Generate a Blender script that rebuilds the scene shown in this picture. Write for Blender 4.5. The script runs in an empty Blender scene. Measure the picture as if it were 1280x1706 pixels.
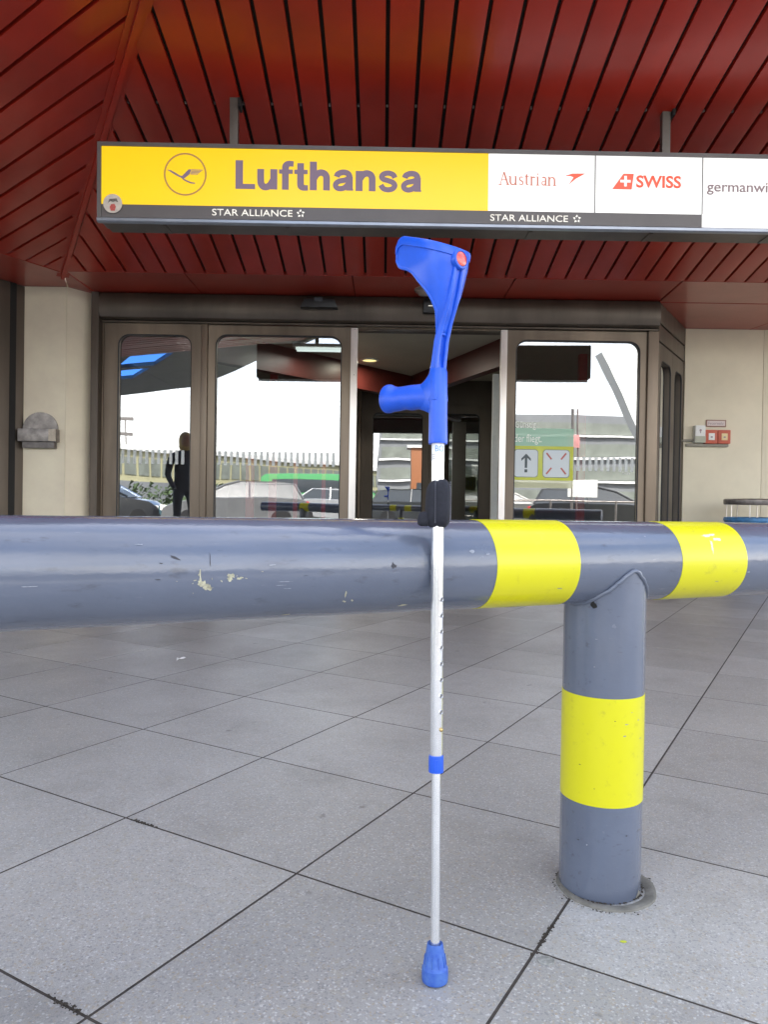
import bpy, bmesh, math, random
from math import sin, cos, pi, radians
from mathutils import Vector, Matrix
random.seed(7)
S = bpy.context.scene
COL = S.collection

# ------------------------------------------------------------------ camera
cd = bpy.data.cameras.new('camera')
cam = bpy.data.objects.new('camera', cd); COL.objects.link(cam)
cd.sensor_fit = 'HORIZONTAL'; cd.sensor_width = 36.0
cd.lens = 36.0 * 1254.16 / 1280.0
cd.clip_start = 0.05; cd.clip_end = 3000
cam.matrix_world = (Matrix.Translation((0, 0, 0.7493)) @ Matrix.Rotation(radians(90 - 0.667), 4, 'X')
                    @ Matrix.Rotation(radians(0.93), 4, 'Z'))
S.camera = cam
cd.dof.use_dof = False

# ------------------------------------------------------------------ world, sun, exposure
W = bpy.data.worlds.new('World'); S.world = W; W.use_nodes = True
wt = W.node_tree; wt.nodes.clear()
wo = wt.nodes.new('ShaderNodeOutputWorld'); bg = wt.nodes.new('ShaderNodeBackground')
sky = wt.nodes.new('ShaderNodeTexSky'); sky.sky_type = 'NISHITA'; sky.sun_disc = False
sky.sun_elevation = radians(44); sky.sun_rotation = radians(12); sky.air_density = 1.0
sky.dust_density = 2.0; sky.ozone_density = 1.6
tc = wt.nodes.new('ShaderNodeTexCoord'); sep = wt.nodes.new('ShaderNodeSeparateXYZ')
wt.links.new(tc.outputs['Generated'], sep.inputs[0])
mr = wt.nodes.new('ShaderNodeMapRange'); mr.inputs[1].default_value = 0.02; mr.inputs[2].default_value = 0.36
mr.inputs[3].default_value = 0.85; mr.inputs[4].default_value = 0.0; mr.interpolation_type = 'SMOOTHSTEP'
wt.links.new(sep.outputs[2], mr.inputs[0])
nz = wt.nodes.new('ShaderNodeTexNoise'); nz.inputs['Scale'].default_value = 2.6; nz.inputs['Detail'].default_value = 7
nz.inputs['Roughness'].default_value = 0.6
mpn = wt.nodes.new('ShaderNodeMapping'); mpn.inputs['Scale'].default_value = (0.6, 0.6, 0.8)
wt.links.new(tc.outputs['Generated'], mpn.inputs[0]); wt.links.new(mpn.outputs[0], nz.inputs['Vector'])
cr = wt.nodes.new('ShaderNodeMapRange'); cr.inputs[1].default_value = 0.42; cr.inputs[2].default_value = 0.62
cr.inputs[3].default_value = 0.0; cr.inputs[4].default_value = 0.62
wt.links.new(nz.outputs['Fac'], cr.inputs[0])
mx = wt.nodes.new('ShaderNodeMath'); mx.operation = 'MAXIMUM'
wt.links.new(mr.outputs[0], mx.inputs[0]); wt.links.new(cr.outputs[0], mx.inputs[1])
mix = wt.nodes.new('ShaderNodeMix'); mix.data_type = 'RGBA'
wt.links.new(mx.outputs[0], mix.inputs[0]); wt.links.new(sky.outputs[0], mix.inputs[6])
mix.inputs[7].default_value = (10.3, 9.95, 9.5, 1)
wt.links.new(mix.outputs[2], bg.inputs[0]); bg.inputs[1].default_value = 0.15
wt.links.new(bg.outputs[0], wo.inputs[0])

sd = bpy.data.lights.new('sun', 'SUN'); sd.energy = 4.0; sd.angle = radians(0.53); sd.color = (1.0, 0.95, 0.87)
sun = bpy.data.objects.new('sun', sd); COL.objects.link(sun)
sun.rotation_euler = (radians(-46), 0, radians(-12)); sun.location = (0, 10, 20)

S.view_settings.view_transform = 'Standard'; S.view_settings.look = 'None'
S.view_settings.gamma = 1.0; S.view_settings.use_curve_mapping = False
S.view_settings.exposure = 1.85

# ------------------------------------------------------------------ materials
MAT = {}
def mat(name, col, rough=0.5, metal=0.0, var=0.0, vscale=6.0, bump=0.0, bscale=60.0, coat=0.0, spec=0.5,
        emit=None, estr=0.0, rvar=0.0, objrand=0.0, col2=None, stretch=None):
    """procedural Principled material: base colour with noise variation, roughness variation and fine relief"""
    if name in MAT: return MAT[name]
    m = bpy.data.materials.new(name); m.use_nodes = True; nt = m.node_tree
    b = nt.nodes['Principled BSDF']
    b.inputs['Base Color'].default_value = (*col, 1); b.inputs['Roughness'].default_value = rough
    b.inputs['Metallic'].default_value = metal; b.inputs['Specular IOR Level'].default_value = spec
    b.inputs['Coat Weight'].default_value = coat; b.inputs['Coat Roughness'].default_value = 0.08
    if emit:
        b.inputs['Emission Color'].default_value = (*emit, 1); b.inputs['Emission Strength'].default_value = estr
    tcn = nt.nodes.new('ShaderNodeTexCoord'); vec = tcn.outputs['Object']
    if stretch:
        mp = nt.nodes.new('ShaderNodeMapping'); mp.inputs['Scale'].default_value = stretch
        nt.links.new(vec, mp.inputs[0]); vec = mp.outputs[0]
    if var > 0 or rvar > 0 or objrand > 0:
        n = nt.nodes.new('ShaderNodeTexNoise'); n.inputs['Scale'].default_value = vscale
        n.inputs['Detail'].default_value = 6; n.inputs['Roughness'].default_value = 0.62
        nt.links.new(vec, n.inputs['Vector'])
        c2 = col2 or tuple(max(0, c * (1 - var)) for c in col)
        mxn = nt.nodes.new('ShaderNodeMix'); mxn.data_type = 'RGBA'
        mrn = nt.nodes.new('ShaderNodeMapRange'); mrn.inputs[1].default_value = 0.35; mrn.inputs[2].default_value = 0.68
        nt.links.new(n.outputs['Fac'], mrn.inputs[0]); nt.links.new(mrn.outputs[0], mxn.inputs[0])
        mxn.inputs[6].default_value = (*[min(1, c * (1 + var * 0.35)) for c in col], 1)
        mxn.inputs[7].default_value = (*c2, 1)
        out = mxn.outputs[2]
        if objrand > 0:
            oi = nt.nodes.new('ShaderNodeObjectInfo'); hs = nt.nodes.new('ShaderNodeHueSaturation')
            m2 = nt.nodes.new('ShaderNodeMapRange'); m2.inputs[3].default_value = 1 - objrand; m2.inputs[4].default_value = 1 + objrand
            nt.links.new(oi.outputs['Random'], m2.inputs[0]); nt.links.new(m2.outputs[0], hs.inputs['Value'])
            nt.links.new(out, hs.inputs['Color']); out = hs.outputs[0]
        nt.links.new(out, b.inputs['Base Color'])
        if rvar > 0:
            m3 = nt.nodes.new('ShaderNodeMapRange'); m3.inputs[3].default_value = max(0.02, rough - rvar); m3.inputs[4].default_value = min(1, rough + rvar)
            nt.links.new(n.outputs['Fac'], m3.inputs[0]); nt.links.new(m3.outputs[0], b.inputs['Roughness'])
    if bump > 0:
        n2 = nt.nodes.new('ShaderNodeTexNoise'); n2.inputs['Scale'].default_value = bscale; n2.inputs['Detail'].default_value = 4
        nt.links.new(vec, n2.inputs['Vector'])
        bp = nt.nodes.new('ShaderNodeBump'); bp.inputs['Strength'].default_value = 1.0; bp.inputs['Distance'].default_value = bump
        nt.links.new(n2.outputs['Fac'], bp.inputs['Height']); nt.links.new(bp.outputs[0], b.inputs['Normal'])
    MAT[name] = m
    return m

def glass_mat(name, tint, refl, rough=0.0):
    """coated window glass: partly see-through, partly mirror, stronger at grazing angles"""
    m = bpy.data.materials.new(name); m.use_nodes = True; nt = m.node_tree; nt.nodes.clear()
    o = nt.nodes.new('ShaderNodeOutputMaterial'); t = nt.nodes.new('ShaderNodeBsdfTransparent')
    t.inputs[0].default_value = (*tint, 1)
    g = nt.nodes.new('ShaderNodeBsdfGlossy'); g.inputs['Roughness'].default_value = rough
    g.inputs['Color'].default_value = (0.96, 0.98, 1.0, 1)
    lw = nt.nodes.new('ShaderNodeLayerWeight'); lw.inputs['Blend'].default_value = 0.35
    mr_ = nt.nodes.new('ShaderNodeMapRange'); mr_.inputs[3].default_value = refl; mr_.inputs[4].default_value = 0.9
    nt.links.new(lw.outputs['Facing'], mr_.inputs[0])
    tcn = nt.nodes.new('ShaderNodeTexCoord'); n = nt.nodes.new('ShaderNodeTexNoise'); n.inputs['Scale'].default_value = 1.3
    n.inputs['Detail'].default_value = 1
    bp = nt.nodes.new('ShaderNodeBump'); bp.inputs['Distance'].default_value = 0.0012; bp.inputs['Strength'].default_value = 1
    nt.links.new(tcn.outputs['Object'], n.inputs['Vector']); nt.links.new(n.outputs['Fac'], bp.inputs['Height'])
    nt.links.new(bp.outputs[0], g.inputs['Normal'])
    mx_ = nt.nodes.new('ShaderNodeMixShader'); nt.links.new(mr_.outputs[0], mx_.inputs[0])
    nt.links.new(t.outputs[0], mx_.inputs[1]); nt.links.new(g.outputs[0], mx_.inputs[2])
    nt.links.new(mx_.outputs[0], o.inputs[0]); MAT[name] = m
    return m

def film_mat(name, col, alpha):
    """printed film on glass that lets part of the view through"""
    m = bpy.data.materials.new(name); m.use_nodes = True
    b = m.node_tree.nodes['Principled BSDF']; b.inputs['Base Color'].default_value = (*col, 1)
    b.inputs['Roughness'].default_value = 0.25; b.inputs['Alpha'].default_value = alpha
    MAT[name] = m
    return m

def tile_mat():
    m = bpy.data.materials.new('terrazzo_concrete'); m.use_nodes = True; nt = m.node_tree; L = nt.links
    b = nt.nodes['Principled BSDF']
    g = nt.nodes.new('ShaderNodeNewGeometry'); pos = g.outputs['Position']
    def noise(scale, det=5, rough=0.6):
        n = nt.nodes.new('ShaderNodeTexNoise'); n.inputs['Scale'].default_value = scale; n.inputs['Detail'].default_value = det
        n.inputs['Roughness'].default_value = rough; L.new(pos, n.inputs['Vector']); return n
    def rng(src, a, c, d=0.0, e=1.0):
        r = nt.nodes.new('ShaderNodeMapRange'); r.inputs[1].default_value = a; r.inputs[2].default_value = c
        r.inputs[3].default_value = d; r.inputs[4].default_value = e; L.new(src, r.inputs[0]); return r.outputs[0]
    def mixc(f, c1, c2, blend='MIX'):
        x = nt.nodes.new('ShaderNodeMix'); x.data_type = 'RGBA'; x.blend_type = blend
        if isinstance(f, float): x.inputs[0].default_value = f
        else: L.new(f, x.inputs[0])
        for i, c in ((6, c1), (7, c2)):
            if isinstance(c, tuple): x.inputs[i].default_value = (*c, 1)
            else: L.new(c, x.inputs[i])
        return x.outputs[2]
    base = mixc(rng(noise(1.1, 4).outputs['Fac'], 0.38, 0.64), (0.50, 0.488, 0.468), (0.41, 0.40, 0.38))
    oi = nt.nodes.new('ShaderNodeObjectInfo')
    base = mixc(rng(oi.outputs['Random'], 0, 1, 0.0, 0.85), base, (0.33, 0.32, 0.305))
    # stone chips
    v = nt.nodes.new('ShaderNodeTexVoronoi'); v.inputs['Scale'].default_value = 300; L.new(pos, v.inputs['Vector'])
    hs = nt.nodes.new('ShaderNodeSeparateColor'); L.new(v.outputs['Color'], hs.inputs[0])
    base = mixc(rng(hs.outputs[0], 0.88, 0.92, 0, 0.6), base, (0.66, 0.66, 0.65))
    base = mixc(rng(hs.outputs[1], 0.91, 0.96, 0, 0.45), base, (0.42, 0.30, 0.16))
    base = mixc(rng(hs.outputs[2], 0.84, 0.92, 0, 0.42), base, (0.17, 0.18, 0.20))
    v2 = nt.nodes.new('ShaderNodeTexVoronoi'); v2.inputs['Scale'].default_value = 120; L.new(pos, v2.inputs['Vector'])
    h2 = nt.nodes.new('ShaderNodeSeparateColor'); L.new(v2.outputs['Color'], h2.inputs[0])
    base = mixc(rng(h2.outputs[0], 0.93, 0.96, 0, 0.4), base, (0.40, 0.36, 0.28))
    fine = noise(420, 2).outputs['Fac']
    base = mixc(rng(fine, 0.40, 0.72, 0, 0.38), base, (0.17, 0.17, 0.175))
    # traffic grime and spots
    base = mixc(rng(noise(3.3, 6, 0.7).outputs['Fac'], 0.52, 0.76, 0, 0.42), base, (0.17, 0.155, 0.135))
    base = mixc(rng(noise(17, 3, 0.5).outputs['Fac'], 0.69, 0.76, 0, 0.6), base, (0.10, 0.09, 0.08))
    L.new(base, b.inputs['Base Color'])
    L.new(rng(noise(2.2).outputs['Fac'], 0.3, 0.7, 0.30, 0.48), b.inputs['Roughness'])
    b.inputs['Specular IOR Level'].default_value = 0.55
    bp = nt.nodes.new('ShaderNodeBump'); bp.inputs['Distance'].default_value = 0.0006
    L.new(fine, bp.inputs['Height']); L.new(bp.outputs[0], b.inputs['Normal'])
    MAT['tile'] = m
    return m

def rail_paint():
    m = bpy.data.materials.new('grey_blue_gloss_paint'); m.use_nodes = True; nt = m.node_tree; L = nt.links
    b = nt.nodes['Principled BSDF']; tcn = nt.nodes.new('ShaderNodeTexCoord'); pos = tcn.outputs['Object']
    def noise(scale, det=5, st=None, rough=0.6):
        n = nt.nodes.new('ShaderNodeTexNoise'); n.inputs['Scale'].default_value = scale; n.inputs['Detail'].default_value = det
        n.inputs['Roughness'].default_value = rough
        if st:
            mp = nt.nodes.new('ShaderNodeMapping'); mp.inputs['Scale'].default_value = st; L.new(pos, mp.inputs[0]); L.new(mp.outputs[0], n.inputs['Vector'])
        else: L.new(pos, n.inputs['Vector'])
        return n.outputs['Fac']
    def rng(src, a, c, d=0.0, e=1.0):
        r = nt.nodes.new('ShaderNodeMapRange'); r.inputs[1].default_value = a; r.inputs[2].default_value = c
        r.inputs[3].default_value = d; r.inputs[4].default_value = e; L.new(src, r.inputs[0]); return r.outputs[0]
    def mixc(f, c1, c2):
        x = nt.nodes.new('ShaderNodeMix'); x.data_type = 'RGBA'; L.new(f, x.inputs[0])
        for i, c in ((6, c1), (7, c2)):
            if isinstance(c, tuple): x.inputs[i].default_value = (*c, 1)
            else: L.new(c, x.inputs[i])
        return x.outputs[2]
    base = mixc(rng(noise(5), 0.35, 0.7), (0.118, 0.138, 0.190), (0.100, 0.115, 0.156))
    base = mixc(rng(noise(24, 8, (1.0, 3.0, 3.0)), 0.60, 0.72, 0, 0.5), base, (0.06, 0.062, 0.075))
    base = mixc(rng(noise(60, 6, (0.3, 2.5, 2.5), 0.8), 0.64, 0.70, 0, 0.35), base, (0.28, 0.29, 0.32))
    L.new(base, b.inputs['Base Color'])
    L.new(rng(noise(9, 6), 0.3, 0.75, 0.13, 0.30), b.inputs['Roughness'])
    b.inputs['Coat Weight'].default_value = 0.6; b.inputs['Coat Roughness'].default_value = 0.10
    bp = nt.nodes.new('ShaderNodeBump'); bp.inputs['Distance'].default_value = 0.00035
    L.new(noise(95, 3, (0.5, 1, 1)), bp.inputs['Height']); L.new(bp.outputs[0], b.inputs['Normal'])
    L.new(bp.outputs[0], b.inputs['Coat Normal'])
    MAT['rail'] = m
    return m

def yellow_paint():
    m = bpy.data.materials.new('yellow_gloss_paint'); m.use_nodes = True; nt = m.node_tree; L = nt.links
    b = nt.nodes['Principled BSDF']; tcn = nt.nodes.new('ShaderNodeTexCoord'); pos = tcn.outputs['Object']
    n = nt.nodes.new('ShaderNodeTexNoise'); n.inputs['Scale'].default_value = 42; n.inputs['Detail'].default_value = 8; n.inputs['Roughness'].default_value = 0.7
    L.new(pos, n.inputs['Vector'])
    r = nt.nodes.new('ShaderNodeMapRange'); r.inputs[1].default_value = 0.58; r.inputs[2].default_value = 0.76; r.inputs[4].default_value = 0.7
    L.new(n.outputs['Fac'], r.inputs[0])
    x = nt.nodes.new('ShaderNodeMix'); x.data_type = 'RGBA'; L.new(r.outputs[0], x.inputs[0])
    x.inputs[6].default_value = (0.66, 0.62, 0.003, 1); x.inputs[7].default_value = (0.42, 0.38, 0.03, 1)
    n2 = nt.nodes.new('ShaderNodeTexNoise'); n2.inputs['Scale'].default_value = 4; L.new(pos, n2.inputs['Vector'])
    x2 = nt.nodes.new('ShaderNodeMix'); x2.data_type = 'RGBA'; x2.blend_type = 'MULTIPLY'; x2.inputs[0].default_value = 0.25
    L.new(x.outputs[2], x2.inputs[6]); L.new(n2.outputs['Color'], x2.inputs[7]); L.new(x.outputs[2], b.inputs['Base Color'])
    b.inputs['Roughness'].default_value = 0.34; b.inputs['Coat Weight'].default_value = 0.15
    MAT['yellow'] = m
    return m

TILE = tile_mat(); RAIL = rail_paint(); YEL = yellow_paint()
GLASS = glass_mat('coated_glass', (0.56, 0.60, 0.57), 0.33)
GLASS2 = glass_mat('inner_glass', (0.45, 0.48, 0.45), 0.34)
RED = mat('red_lacquered_metal', (0.36, 0.019, 0.008), 0.36, var=0.22, vscale=1.7, rvar=0.08, spec=0.4, coat=0.05, objrand=0.06)
REDS = mat('red_soffit_panel', (0.34, 0.035, 0.020), 0.30, var=0.2, vscale=1.2, rvar=0.06, coat=0.25)
GAP = mat('black_joint', (0.012, 0.009, 0.008), 0.9, var=0.3)
BRONZE = mat('bronze_anodised_metal', (0.20, 0.155, 0.112), 0.38, metal=0.45, var=0.35, vscale=3.0, rvar=0.12, bump=0.0002, bscale=240, stretch=(1, 1, 0.15))
DBRONZE = mat('dark_bronze_metal', (0.110, 0.088, 0.068), 0.42, metal=0.45, var=0.3, vscale=3.0, rvar=0.1, stretch=(1, 1, 0.2))
ALU = mat('polished_aluminium', (0.88, 0.82, 0.76), 0.34, metal=0.6, var=0.12, vscale=5, stretch=(1, 1, 0.1))
GASKET = mat('black_rubber_gasket', (0.012, 0.012, 0.014), 0.55, var=0.2)
BEIGE = mat('beige_wall_panel', (0.72, 0.65, 0.48), 0.48, var=0.10, vscale=1.6, bump=0.0003, bscale=90)
CREAM = mat('cream_painted_column', (0.76, 0.69, 0.52), 0.5, var=0.10, vscale=2.2, bump=0.0003, bscale=60, col2=(0.68, 0.60, 0.46))
STEEL = mat('brushed_steel', (0.27, 0.245, 0.23), 0.38, metal=0.8, var=0.35, vscale=14, rvar=0.15)
TUBE = mat('anodised_aluminium_tube', (0.86, 0.86, 0.86), 0.24, metal=0.88, var=0.06, vscale=30, bump=0.00005, bscale=500)
BLUE = mat('blue_moulded_plastic', (0.013, 0.100, 0.65), 0.33, var=0.12, vscale=30, bump=0.00008, bscale=900, spec=0.5)
RUBBER = mat('blue_rubber', (0.022, 0.075, 0.36), 0.55, var=0.5, vscale=60, col2=(0.07, 0.17, 0.48), bump=0.0003, bscale=220)
FABRIC = mat('black_webbing', (0.016, 0.017, 0.026), 0.85, var=0.3, vscale=200, bump=0.0004, bscale=900)
THREAD = mat('pale_stitching', (0.20, 0.20, 0.24), 0.9, var=0.1)
WHITEP = mat('white_paper', (0.85, 0.85, 0.83), 0.6, var=0.04, vscale=40)
INKB = mat('blue_print', (0.05, 0.25, 0.60), 0.5, var=0.05)
ORREF = mat('red_reflector', (0.55, 0.022, 0.015), 0.18, var=0.5, vscale=400, col2=(0.75, 0.14, 0.09), bump=0.0006, bscale=420, coat=0.8)
BRASS = mat('brass_button', (0.62, 0.45, 0.20), 0.25, metal=0.9, var=0.1)
DARK = mat('dark_void', (0.015, 0.014, 0.013), 0.9, var=0.2)
CONC = mat('weathered_concrete', (0.20, 0.19, 0.165), 0.85, var=0.4, vscale=22, bump=0.002, bscale=70)
ASPH = mat('asphalt', (0.11, 0.108, 0.105), 0.85, var=0.3, vscale=3, bump=0.003, bscale=120)
SIGNF = mat('sign_casing', (0.15, 0.14, 0.135), 0.38, metal=0.35, var=0.2, vscale=4, rvar=0.1)
SIGNL = mat('sign_lip_metal', (0.30, 0.32, 0.36), 0.3, metal=0.6, var=0.15, vscale=6)
SYEL = mat('backlit_yellow_face', (0.70, 0.45, 0.008), 0.30, emit=(1.0, 0.60, 0.008), estr=0.18, var=0.05, vscale=1.1)
SWHI = mat('backlit_white_face', (0.82, 0.82, 0.80), 0.30, emit=(1.0, 0.97, 0.92), estr=0.16, var=0.03, vscale=1.1)
SBAR = mat('dark_sign_band', (0.125, 0.112, 0.108), 0.4, var=0.1)
LNAVY = mat('violet_grey_lettering', (0.10, 0.072, 0.115), 0.5, emit=(0.24, 0.17, 0.22), estr=0.16, var=0.04)
LWHITE = mat('pale_lettering', (0.75, 0.73, 0.66), 0.5, emit=(0.9, 0.85, 0.75), estr=0.15, var=0.03)
LRED = mat('red_lettering', (0.62, 0.05, 0.03), 0.5, emit=(0.9, 0.16, 0.09), estr=0.20, var=0.03)
LRED2 = mat('muted_red_lettering', (0.50, 0.15, 0.10), 0.5, emit=(0.8, 0.30, 0.20), estr=0.07, var=0.03)
LGREY = mat('grey_lettering', (0.24, 0.18, 0.19), 0.5, emit=(0.5, 0.4, 0.4), estr=0.06, var=0.03)
LBROWN = mat('bronze_lettering', (0.20, 0.11, 0.03), 0.5, emit=(0.36, 0.20, 0.08), estr=0.2, var=0.03)
CEILI = mat('interior_ceiling_panel', (0.55, 0.52, 0.42), 0.7, var=0.08, vscale=2)
INTW = mat('interior_wall', (0.36, 0.34, 0.29), 0.7, var=0.15, vscale=1)
INTF = mat('interior_floor', (0.32, 0.30, 0.27), 0.45, var=0.15, vscale=1)
REDC = mat('bright_red_column', (0.55, 0.03, 0.03), 0.35, var=0.1)
LAMPY = mat('lit_downlight', (0.8, 0.7, 0.3), 0.4, emit=(1.0, 0.85, 0.35), estr=0.35, var=0.02)
LAMPW = mat('lit_tube_lamp', (0.8, 0.8, 0.8), 0.4, emit=(0.9, 1.0, 1.0), estr=0.5, var=0.02)
ORANGE = mat('orange_call_box', (0.52, 0.085, 0.035), 0.45, var=0.12, vscale=30)
WPLAS = mat('white_plastic', (0.74, 0.74, 0.70), 0.4, var=0.06, vscale=30)
BPLAS = mat('black_plastic', (0.014, 0.014, 0.015), 0.35, var=0.2, vscale=20)
BINB = mat('blue_bin_liner', (0.05, 0.20, 0.42), 0.4, var=0.4, vscale=25, bump=0.004, bscale=30)
GREYP = mat('grey_canopy_panel', (0.10, 0.10, 0.09), 0.5, var=0.2, vscale=2)
FACG = mat('grey_building_panel', (0.20, 0.21, 0.22), 0.6, var=0.15, vscale=0.5)
FACD = mat('dark_window_band', (0.05, 0.06, 0.07), 0.2, var=0.2, vscale=0.3)
FACW = mat('white_roof_edge', (0.75, 0.75, 0.72), 0.6, var=0.06, vscale=0.5)
OLIVE = mat('olive_fascia', (0.42, 0.40, 0.24), 0.6, var=0.1, vscale=0.5)

# ------------------------------------------------------------------ mesh helpers
def tag(o, label=None, cat=None, group=None, kind=None):
    if label: o['label'] = label
    if cat: o['category'] = cat
    if group: o['group'] = group
    if kind: o['kind'] = kind
    return o
def empty(name, loc=(0, 0, 0), rot=(0, 0, 0), parent=None):
    o = bpy.data.objects.new(name, None); COL.objects.link(o); o.location = loc; o.rotation_euler = rot
    o.empty_display_size = 0.1
    if parent: o.parent = parent
    return o
def link(name, me, m, parent=None, smooth=None):
    o = bpy.data.objects.new(name, me); COL.objects.link(o)
    if m:
        me.materials.clear(); me.materials.append(m)
    if parent: o.parent = parent
    if smooth is not None:
        for p in me.polygons: p.use_smooth = True
        if smooth: me.set_sharp_from_angle(angle=radians(smooth))
    return o
def obj(name, bm, m, parent=None, smooth=None, recalc=True):
    me = bpy.data.meshes.new(name)
    if recalc: bmesh.ops.recalc_face_normals(bm, faces=bm.faces)
    bm.to_mesh(me); bm.free()
    return link(name, me, m, parent, smooth)
def abox(bm, x0, x1, y0, y1, z0, z1, M=None):
    vs = [bm.verts.new(p) for p in ((x0,y0,z0),(x1,y0,z0),(x1,y1,z0),(x0,y1,z0),(x0,y0,z1),(x1,y0,z1),(x1,y1,z1),(x0,y1,z1))]
    if M:
        for v in vs: v.co = M @ v.co
    for f in ((0,3,2,1),(4,5,6,7),(0,1,5,4),(1,2,6,5),(2,3,7,6),(3,0,4,7)): bm.faces.new([vs[i] for i in f])
    return vs
def bevel(bm, w, seg=2):
    bmesh.ops.bevel(bm, geom=list(bm.edges), offset=w, segments=seg, affect='EDGES', profile=0.7, clamp_overlap=True)
def box(name, m, x0, x1, y0, y1, z0, z1, parent=None, bev=0.004, M=None):
    bm = bmesh.new(); abox(bm, x0, x1, y0, y1, z0, z1, M)
    if bev: bevel(bm, bev)
    return obj(name, bm, m, parent, 40)
def prism(bm, pts, vec):
    """polygon (3D points) pushed along vec"""
    a = [bm.verts.new(p) for p in pts]; v = Vector(vec); b = [bm.verts.new(Vector(p) + v) for p in pts]
    n = len(pts); bm.faces.new(a); bm.faces.new(b[::-1])
    for i in range(n): bm.faces.new((a[i], a[(i+1) % n], b[(i+1) % n], b[i]))
def lathe(bm, prof, seg=32, c=(0, 0, 0), M=None):
    rings = []
    for r, z in prof:
        ring = []
        for k in range(seg):
            p = Vector((c[0] + r*cos(2*pi*k/seg), c[1] + r*sin(2*pi*k/seg), c[2] + z))
            if M: p = M @ p
            ring.append(bm.verts.new(p))
        rings.append(ring)
    for a, b in zip(rings, rings[1:]):
        for k in range(seg): bm.faces.new((a[k], a[(k+1) % seg], b[(k+1) % seg], b[k]))
    if prof[0][0] > 1e-5: bm.faces.new(rings[0][::-1])
    if prof[-1][0] > 1e-5: bm.faces.new(rings[-1])
def tube(bm, pts, r, seg=10, closed=False):
    pts = [Vector(p) for p in pts]; n = len(pts); rings = []; up = Vector((0, 0, 1))
    prev = None
    for i, p in enumerate(pts):
        if closed: t = pts[(i+1) % n] - pts[i-1]
        else: t = pts[min(i+1, n-1)] - pts[max(i-1, 0)]
        t.normalize()
        if prev is None:
            a = t.orthogonal().normalized()
        else:
            a = (prev - t * prev.dot(t)).normalized()
        prev = a; b = t.cross(a)
        rr = r[i] if isinstance(r, (list, tuple)) else r
        rings.append([bm.verts.new(p + a*rr*cos(2*pi*k/seg) + b*rr*sin(2*pi*k/seg)) for k in range(seg)])
    rng = range(n) if closed else range(n-1)
    for i in rng:
        A, B = rings[i], rings[(i+1) % n]
        for k in range(seg): bm.faces.new((A[k], A[(k+1) % seg], B[(k+1) % seg], B[k]))
    if not closed: bm.faces.new(rings[0][::-1]); bm.faces.new(rings[-1])
def rrect(x0, x1, z0, z1, r, n=7):
    pts = []
    for cx, cz, a0 in ((x1-r, z1-r, 0), (x0+r, z1-r, 90), (x0+r, z0+r, 180), (x1-r, z0+r, 270)):
        for k in range(n+1):
            a = radians(a0 + 90*k/n); pts.append((cx + r*cos(a), cz + r*sin(a)))
    return pts
def frame_mesh(bm, X0, X1, Z0, Z1, x0, x1, z0, z1, r, y0, y1, ch=0.006):
    """rectangular frame with a round-cornered opening, y0 = front face, y1 = back face"""
    inner = rrect(x0, x1, z0, z1, r); n = len(inner)
    cx, cz = (x0+x1)/2, (z0+z1)/2
    outer = []
    for (px, pz) in inner:
        # push to the outer rectangle: corner points share the outer corner region
        fx = (px-cx)/((x1-x0)/2); fz = (pz-cz)/((z1-z0)/2)
        k = max(abs(fx), abs(fz))
        fx, fz = fx/k, fz/k
        outer.append((X0 + (fx+1)/2*(X1-X0), Z0 + (fz+1)/2*(Z1-Z0)))
    corners = [(X1, Z1), (X0, Z1), (X0, Z0), (X1, Z0)]
    for ci, c in enumerate(corners):
        rngk = range(ci*8, ci*8+8)
        j = min(rngk, key=lambda q: (outer[q][0]-c[0])**2 + (outer[q][1]-c[1])**2); outer[j] = c
    loops = []
    def grow(pts, d):
        return [(p[0] + d*(1 if p[0] < cx else -1)*0, p[1]) for p in pts]
    inner2 = rrect(x0+ch, x1-ch, z0+ch, z1-ch, max(r-ch, 0.005))
    for pts, y in ((outer, y1), (outer, y0), (inner, y0), (inner2, y0+ch), (inner2, y1)):
        loops.append([bm.verts.new((p[0], y, p[1])) for p in pts])
    loops.append(loops[0])
    for a, b in zip(loops, loops[1:]):
        for k in range(n): bm.faces.new((a[k], a[(k+1) % n], b[(k+1) % n], b[k]))
def poly_xz(bm, pts, y, th=0.0):
    vs = [bm.verts.new((p[0], y, p[1])) for p in pts]
    f = bm.faces.new(vs)
    if th:
        r = bmesh.ops.extrude_face_region(bm, geom=[f])
        for v in r['geom']:
            if isinstance(v, bmesh.types.BMVert): v.co.y -= th
def text(name, body, m, parent, x0, x1, zb, cap, y, bold=0.0, ratio=None, th=0.002, sub=None):
    """lettering in the local XZ plane fitted between x0 and x1 with cap height cap above baseline zb"""
    cu = bpy.data.curves.new(name, 'FONT'); cu.body = body; cu.size = 1.0; cu.offset = bold; cu.resolution_u = 4
    t = bpy.data.objects.new('tmp', cu); COL.objects.link(t)
    bpy.context.view_layer.update()
    me = bpy.data.meshes.new_from_object(t.evaluated_get(bpy.context.evaluated_depsgraph_get()))
    bpy.data.objects.remove(t); bpy.data.curves.remove(cu)
    xs = [v.co.x for v in me.vertices]
    a, b = min(xs), max(xs); sx = (x1-x0)/(b-a); sz = cap/0.70
    bm = bmesh.new(); bm.from_mesh(me); bpy.data.meshes.remove(me)
    for v in bm.verts: v.co = Vector((x0 + (v.co.x-a)*sx, y, zb + v.co.y*sz))
    r = bmesh.ops.extrude_face_region(bm, geom=list(bm.faces))
    for v in r['geom']:
        if isinstance(v, bmesh.types.BMVert): v.co.y -= th
    return obj(name, bm, m, parent)

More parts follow.
